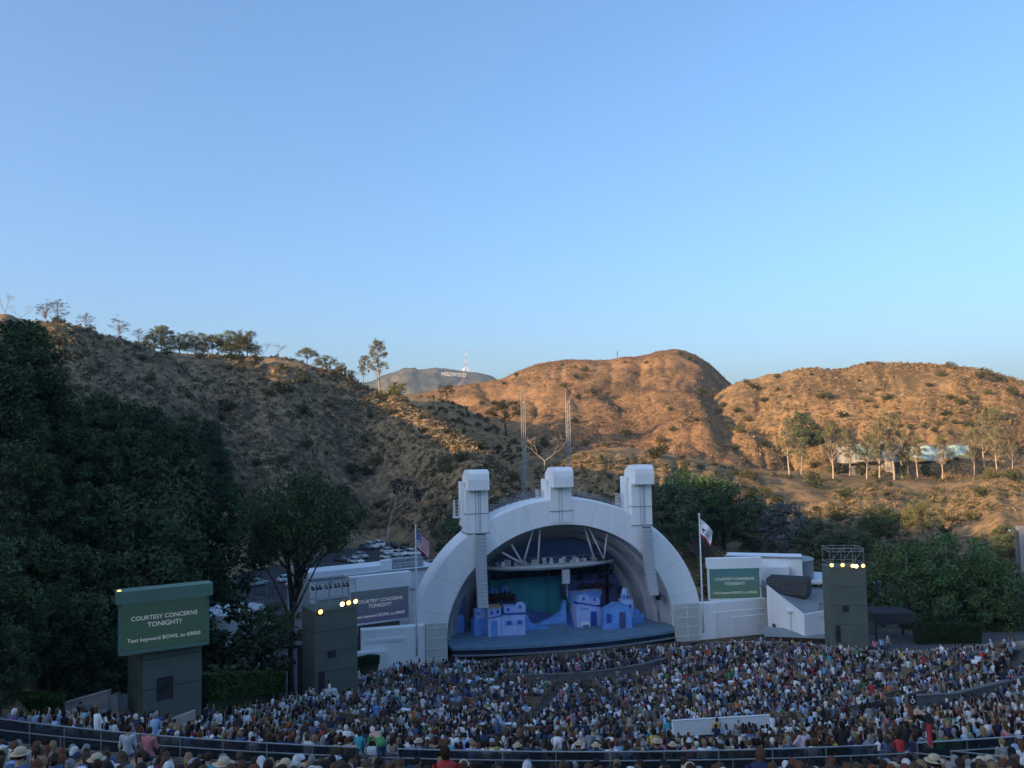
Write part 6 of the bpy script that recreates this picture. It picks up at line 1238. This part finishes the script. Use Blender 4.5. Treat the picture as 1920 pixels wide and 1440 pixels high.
SHW = ['white'] * 11 + ['black'] * 12 + ['navy'] * 9 + ['light blue'] * 5 + ['grey'] * 10 + ['red', 'pink', 'pink', 'teal', 'green', 'orange', 'purple', 'tan', 'tan', 'tan', 'olive', 'olive', 'maroon', 'maroon', 'yellow'] + ['denim blue'] * 6
HRW = ['dark brown'] * 10 + ['black'] * 6 + ['brown'] * 8 + ['blond'] * 3 + ['grey'] * 3 + ['auburn'] * 2 + ['white']
def person(T, loc, rotz, shirt, hairc, style, skin, top='tee', trous=(.05, .07, .13), label='', group=None, hat=None, legs='trousers', face=False, scale=1.0):
    p = link('person', T['body'], None, loc, rotz, skin); p.scale = (scale,) * 3; tag(p, label, 'person', group)
    link('shirt', T[top], p, color=SHIRT.get(shirt, shirt) if isinstance(shirt, str) else shirt); link(legs, T[legs], p, color=trous); link('shoes', T['shoes'], p, color=(.05, .045, .04))
    hs_ = link('hair', HAIR[style], p, T['head'], T['yaw'], HAIRC[hairc])
    if hat: link('hat' if hat[0] == 'hat' else 'cap', hat_me if hat[0] == 'hat' else cap_me, p, T['head'], T['yaw'], hat[1])
    if face:
        cy, sy = math.cos(T['yaw']), math.sin(T['yaw'])
        for x in (-.03, .03): link('eye', eye_me, p, T['head'] + Vector((x * cy - .088 * sy, x * sy + .088 * cy, .012)))
        link('mouth', mouth_me, p, T['head'] + Vector((-.086 * sy, .086 * cy, -.052)), T['yaw'])
    return p
# ---- who sits where
seats = []; RS = random.Random(99)
for (ra, rb, kind), z in zip(ROWS, ROW_Z):
    if R_GLASS - .5 < ra < R_RAIL + .6 or (kind == 'bench' and ra < 53.0): continue
    for t0, t1 in sections(ra):
        sp = (.56 if kind == 'bench' else .74) / ra; t = t0 + .3 / ra
        while t < t1 - .25 / ra:
            tj = t + RS.uniform(-.05, .05) / ra; x, y = bowl_pt(ra + (.46 if kind == 'bench' else RS.uniform(.3, .8)), tj); t += sp
            if y < 12.3 or not in_view(x, y, z + 1.1, 60, 70): continue
            if 83.9 < ra < 89.4 and tj < D2(5.5): continue
            empty = fbm(np.array([x / 6.0]), np.array([y / 6.0]), 77, 3)[0]
            if RS.random() < ((.14 if ra > 84 else .10) if kind == 'bench' else .14) + (.5 if empty < .345 else 0): continue
            seats.append((x, y, z, tj + (RS.uniform(-.35, .35) if kind == 'bench' else RS.uniform(-1.3, 1.3)), kind))
for i in range(330):
    u, yy = RS.uniform(-14, 14), RS.uniform(-14.4, -7.8); p = SO + TX * u + TY * yy
    if yy > -16.3 + .021 * (u + 2) ** 2 + .7: seats.append((p.x, p.y, -1.55, RS.uniform(-1.6, 1.6), 'pit'))
def sdist(s): return math.hypot(s[0], s[1])
def shown(s):
    a, b = proj((s[0], s[1], s[2] + 1.3)); return -8 < a < 1928 and b < 1446
seats.sort(key=sdist); near = [s for s in seats if shown(s)][:278]; ns_ = set(id(s) for s in near); rest = [s for s in seats if id(s) not in ns_]
def place_txt(x, y):
    r_, t = bowl_polar(x, y); return sec_name(t)
for x, y, z, th, kind in near:
    st_ = RS.choices(('short', 'long', 'bob', 'tail', 'bun'), (10, 9, 4, 3, 1.5))[0]; hc = RS.choice(HRW); sh_c = RS.choice(SHW); T = RS.choices(SIT, (6, 4, 2, 2, .7))[0]; top = RS.choices(('tee', 'long', 'vest'), (6, 4, 2))[0]; hat = None; hd_ = ''
    if RS.random() < .06: hat = ('hat', (.52, .42, .28)); hd_ = ' in straw hat'
    elif RS.random() < .05: hat = ('cap', RS.choice([(.3, .31, .33), (.6, .6, .6), (.03, .04, .09)])); hd_ = ' in cap'
    desc = {'short': 'short', 'long': 'long loose', 'bob': 'bobbed', 'tail': 'ponytailed', 'bun': 'bunned'}[st_]
    lab = f"seated person with {desc} {hc} hair{hd_} wearing {sh_c} {dict(tee='top', long='sweater', vest='sleeveless top')[top]}"
    person(T, (x, y, z), th, sh_c, hc, st_, RS.choice(SKIN), top, RS.choice([(.05, .07, .13), (.03, .03, .035), (.25, .2, .15)]), lab, 'audience seated on the near benches', hat, scale=RS.uniform(.94, 1.06))
# ---- people on their feet
def standing(px, py, T, face_deg, shirt, hairc, style, label, h=1.72, top='tee', D=None, z=None, **kw):
    "py = top of the head in the picture; depth comes from the ground under the feet"
    if D is None:
        best = None
        for d in np.arange(9, 118, .25):
            q = P(px, py, d); g = bowl_z(q.x, q.y)
            if g is None: continue
            e = q.z - g - h
            if best is None or abs(e) < abs(best[0]): best = (e, d, g)
        if best is None: return
        _, D, z = best
    q = P(px, py, D); return person(T, (q.x, q.y, z if z is not None else q.z - h), D2(face_deg), shirt, hairc, style, kw.pop('skin', SKIN[0]), top, label=label, group='people on their feet', scale=h / 1.75 if h > 1.5 else .98, **kw)
standing(1245, 1372, STD['hips'], 10, 'pink', 'brown', 'long', 'standing woman with long brown hair in a coral sleeveless top', top='vest', trous=(.35, .42, .55)); standing(1383, 1350, STD['front'], -70, (.50, .38, .42), 'grey', 'short', 'standing grey haired man in a patterned pale pink shirt', face=True); standing(868, 1376, STD['front'], 20, 'light blue', 'black', 'short', 'standing man in a light blue shirt on the centre stair', trous=(.02, .02, .03)); standing(850, 1372, STD['down'], 170, 'white', 'brown', 'short', 'usher in white shirt facing uphill beside the man in light blue', face=True, trous=(.02, .02, .03))
standing(715, 1370, STD['bend'], 40, 'green', 'white', 'short', 'bending white haired person in a bright green top beside the glass balustrade', D=29.3, h=1.35); standing(240, 1362, STD['down'], 10, (.42, .43, .46), 'black', 'short', 'standing man in a pale grey tee shirt above the dark glass'); standing(278, 1366, STD['front'], -10, (.45, .16, .17), 'dark brown', 'short', 'standing person in a faded red tee shirt above the dark glass'); standing(1478, 1356, STD['down'], 150, 'white', 'black', 'long', 'standing girl with long black hair in a white tee shirt', face=True, skin=SKIN[2], h=1.62); standing(1506, 1366, STD['hips'], 190, (.50, .42, .48), 'dark brown', 'long', 'standing girl in a pale lilac top holding her hip', face=True, skin=SKIN[2], h=1.62)
standing(1247, 1341, STD['front'], -60, 'light blue', 'dark brown', 'short', 'standing man in a sky blue shirt in front of the white board'); standing(1696, 1297, STD['down'], 20, 'white', 'dark brown', 'short', 'usher in white shirt beside the dark notice on the ramp', trous=(.02, .02, .03)); standing(1741, 1326, STD['bend'], 60, 'black', 'auburn', 'long', 'woman in black top and red trousers leaning over the glass balustrade', D=28.5, h=1.35, trous=(.45, .05, .07)); standing(1736, 1304, STD['down'], 10, 'black', 'black', 'short', 'standing man in a black jacket before the concrete ramp', top='long'); standing(1785, 1294, STD['front'], 150, 'navy', 'grey', 'short', 'bald standing man in dark blue facing uphill by the ramp', face=True, top='long'); standing(1808, 1292, STD['down'], 0, 'grey', 'dark brown', 'short', 'standing man in a grey jacket beside the one in dark blue', top='long')
standing(744, 1288, STD['down'], 160, 'white', 'brown', 'short', 'usher in white shirt and dark tie standing among the box seats', trous=(.02, .02, .03), face=True); standing(926, 1313, STD['walk'], 180, 'white', 'blond', 'short', 'woman all in white walking up the centre stair', top='long', trous=(.72, .72, .74)); standing(842, 1348, STD['down'], 170, 'black', 'dark brown', 'long', 'woman in a black dress at the foot of the centre stair', trous=(.02, .02, .02)); standing(705, 1318, STD['front'], 20, (.15, .30, .68), 'grey', 'short', 'standing man in a bright blue shirt among the box seats', trous=(.4, .42, .48)); standing(1082, 1243, STD['down'], 0, 'pink', 'grey', 'short', 'standing person with a white hat in a coral shirt near the pit wall', hat=('hat', (.7, .7, .7))); standing(1297, 1178, STD['down'], 170, 'black', 'black', 'short', 'man in black standing before the right lattice panel', D=114.5, z=-1.4, trous=(.02, .02, .02)); standing(1302, 1178, STD['down'], 170, 'black', 'dark brown', 'short', 'second man in black beside the lattice panel', D=114.8, z=-1.4, trous=(.02, .02, .02))
standing(409, 1330, STD['front'], 175, 'white', 'dark brown', 'short', 'usher in white shirt with tie near the slanted planter', face=True, trous=(.02, .02, .03)); standing(614, 1286, STD['front'], 175, 'white', 'black', 'short', 'usher in white shirt before the green lighting tower', D=75, z=None, trous=(.02, .02, .03), face=True); standing(626, 1285, STD['down'], 170, 'white', 'dark brown', 'short', 'second usher with dark tie before the green lighting tower', D=75.3, z=None, trous=(.02, .02, .03), face=True); standing(151, 1305, STD['hips'], 180, 'black', 'black', 'short', 'large man in black standing before the concrete stair wall', D=49.2, z=11.62, top='long', trous=(.02, .02, .02), face=True); standing(179, 1308, STD['front'], 185, 'navy', 'grey', 'short', 'person in dark blue and pale jeans before the concrete stair wall', D=49.0, z=11.62, trous=(.3, .36, .45), face=True)
for i, (px, py, c, d, lab) in enumerate(((502, 1224, 'white', 0, 'pedestrian in a white shirt walking away on the path'), (494, 1232, 'tan', 180, 'pedestrian in tan clothes coming down the path'), (516, 1236, 'black', 10, 'pedestrian in black under the thin beam canopy'), (533, 1230, 'navy', 170, 'pedestrian in navy beside another under the thin beam canopy'), (541, 1228, 'denim blue', 0, 'pedestrian in denim blue at the tower side of the path'), (500, 1203, 'white', 10, 'pedestrian in white farther up the path'), (508, 1200, 'black', 180, 'pedestrian in black farther up the path'), (516, 1168, 'black', 0, 'lone dark pedestrian beside the pale green parasol'), (527, 1190, 'light blue', 180, 'pedestrian in light blue at the pine shaded path edge'), (1652, 1195, 'light blue', 0, 'person in a turquoise shirt entering by the right walkway'), (1664, 1192, 'grey', 180, 'person in grey under the dark flat canopy'), (1640, 1198, 'pink', 0, 'person in pink at the foot of the dark flat canopy'))):
    dd = G(px, py + 22, -1.5).y if px < 900 else 97.0; standing(px, py, STD['walk'] if i % 2 else STD['down'], d, c, RS.choice(HRW), RS.choice(('short', 'long')), lab, D=dd, z=-1.5 if px < 900 else None, trous=(.05, .06, .1))
# ---- the rest of the audience: nobody could count it, one mesh
def lowpoly(kind):
    V, F, Rg = [], [], []
    def add(vs_, fs_, rg):
        o = len(V); V.extend(vs_)
        for f in fs_:
            for k in range(1, len(f) - 1): F.append((f[0] + o, f[k] + o, f[k + 1] + o)); Rg.append(rg)
    def ringtube(rings, n, rg):
        vs_ = []
        for cx, cy, cz_, rx, ry in rings: vs_ += [(cx + rx * math.cos(2 * math.pi * i / n), cy + ry * math.sin(2 * math.pi * i / n), cz_) for i in range(n)]
        fs_ = [(j * n + i, j * n + (i + 1) % n, (j + 1) * n + (i + 1) % n, (j + 1) * n + i) for j in range(len(rings) - 1) for i in range(n)] + [tuple(range((len(rings) - 1) * n, len(rings) * n))]; add(vs_, fs_, rg)
    far = kind.startswith('far'); n = 5 if far else 7; st = 'stand' in kind; b = .42 if st else 0; ln = .05 if 'lean' in kind else 0
    ringtube([(0, 0, .44 + b, .17, .13), (0, 0, .62 + b, .155, .12), (0, ln, .88 + b, .19, .12), (0, ln, 1.04 + b, .185, .09), (0, ln, 1.10 + b, .07, .06)], n, 1)
    ringtube([(0, .02 + ln, 1.08 + b, .045, .045), (0, .03 + ln, 1.16 + b, .07, .075), (0, .03 + ln, 1.25 + b, .078, .09), (0, .02 + ln, 1.33 + b, .055, .06)], n, 0)
    L = 1.13 if 'long' not in kind else .92
    ringtube([(0, -.035 + ln, L + b, .075, .05), (0, -.03 + ln, 1.2 + b, .09, .08), (0, -.012 + ln, 1.29 + b, .092, .10), (0, 0 + ln, 1.36 + b, .055, .06)], n, 2)
    if st: ringtube([(-.09, 0, 0, .06, .07), (-.09, 0, .5, .08, .09), (-.08, 0, .9, .1, .12)], 5, 3); ringtube([(.09, 0, 0, .06, .07), (.09, 0, .5, .08, .09), (.08, 0, .9, .1, .12)], 5, 3)
    else: add([(-.17, .0, .42), (.17, .0, .42), (.17, .5, .42), (-.17, .5, .42), (-.17, .0, .58), (.17, .0, .58), (.17, .48, .56), (-.17, .48, .56)], [(4, 5, 6, 7), (2, 3, 7, 6), (0, 4, 7, 3), (1, 2, 6, 5)], 3); add([(-.16, .38, 0), (.16, .38, 0), (.16, .5, 0), (-.16, .5, 0), (-.16, .38, .45), (.16, .38, .45), (.16, .5, .45), (-.16, .5, .45)], [(0, 1, 5, 4), (1, 2, 6, 5), (2, 3, 7, 6), (3, 0, 4, 7)], 3)
    if not far or True:
        for k in (-1, 1):
            a = [(k * .2, ln, 1.02 + b), (k * .25, .05 + ln, .78 + b), (k * (.14 if 'lean' in kind else .2), .28, .72 + b)]; vs_ = []
            for q, (p, r_) in enumerate(zip(a, (.055, .047, .035))): vs_ += [(p[0] - r_, p[1], p[2] - (.03 if q else 0)), (p[0], p[1] - r_, p[2]), (p[0] + r_, p[1], p[2] - (.03 if q else 0)), (p[0], p[1] + r_, p[2])]
            add(vs_, [(i, (i + 1) % 4, 4 + (i + 1) % 4, 4 + i) for i in range(4)], 1); add(vs_, [(4 + i, 4 + (i + 1) % 4, 8 + (i + 1) % 4, 8 + i) for i in range(4)], 0)
    return np.array(V, np.float32), np.array(F, np.int32), np.array(Rg)
TPL = {k: lowpoly(k) for k in ('a', 'lean', 'long', 'longlean', 'stand', 'far', 'farlean', 'farlong')}
AV, AF, AC = [], [], []; off = 0; SC = np.array([SHIRT[k] for k in SHW]); HC_ = np.array([HAIRC[k] for k in HRW]); SK_ = np.array(SKIN)
RC = np.random.default_rng(3)
for x, y, z, th, kind in rest:
    d = math.hypot(x, y); k = RS.choice(('a', 'lean', 'long', 'longlean')) if d < 62 else RS.choice(('far', 'farlean', 'farlong'))
    if RS.random() < .035: k = 'stand'
    V, F, Rg = TPL[k]; c, s = math.cos(th), math.sin(th); sc_ = RS.uniform(.92, 1.07); W = V * sc_; tl, tw_ = RC.normal(0, .10), RC.normal(0, .07); hh = np.maximum(W[:, 2:3] - .5, 0); W = W + hh * np.array([[tw_, tl, 0]]); W = W * np.array([[RS.uniform(.9, 1.2), RS.uniform(.9, 1.15), 1]]); W = np.stack([W[:, 0] * c - W[:, 1] * s + x, W[:, 0] * s + W[:, 1] * c + y, W[:, 2] + z], 1)
    tab = np.stack([SK_[RC.integers(len(SK_))], np.minimum(.85, SC[RC.integers(len(SC))] * RC.uniform(.85, 1.15) + .01), HC_[RC.integers(len(HC_))] if RS.random() > .05 else np.array((.6, .58, .52)), np.array(((.05, .07, .13), (.03, .03, .035), (.25, .2, .15), (.4, .4, .42))[RC.integers(4)])])
    # vertices belong to one region each
    vr = np.zeros(len(V), int); vr[F.ravel()] = np.repeat(Rg, 3); AV.append(W); AF.append(F + off); AC.append(tab[vr]); off += len(V)
M_attr('crowd', .85)
cr = link('crowd', np_mesh('crowd', np.concatenate(AV), np.concatenate(AF), 'crowd', np.concatenate(AC), smooth=True)); cr['kind'] = 'stuff'; tag(cr, 'dense seated audience filling the boxes and benches down to the stage', 'crowd')
print('CROWD', len(rest), 'tris', sum(len(f) for f in AF), 'near', len(near))
# ================================================================== AIR
hm = bpy.data.materials.new('haze'); hm.use_nodes = True; MATS['haze'] = hm; nt = hm.node_tree
for n in list(nt.nodes):
    if n.type == 'BSDF_PRINCIPLED': nt.nodes.remove(n)
pv = nt.nodes.new('ShaderNodeVolumePrincipled'); pv.inputs['Color'].default_value = (.55, .76, 1.0, 1); pv.inputs['Density'].default_value = .00007; pv.inputs['Anisotropy'].default_value = 0.0
nt.links.new(pv.outputs[0], [n for n in nt.nodes if n.type == 'OUTPUT_MATERIAL'][0].inputs['Volume'])
hz_ = part('haze', MB().box(-2600, 2600, -520, 4750, -12, 470), 'haze', None); hz_['kind'] = 'stuff'; tag(hz_, 'pale blue evening haze softening the far mountain', 'haze')
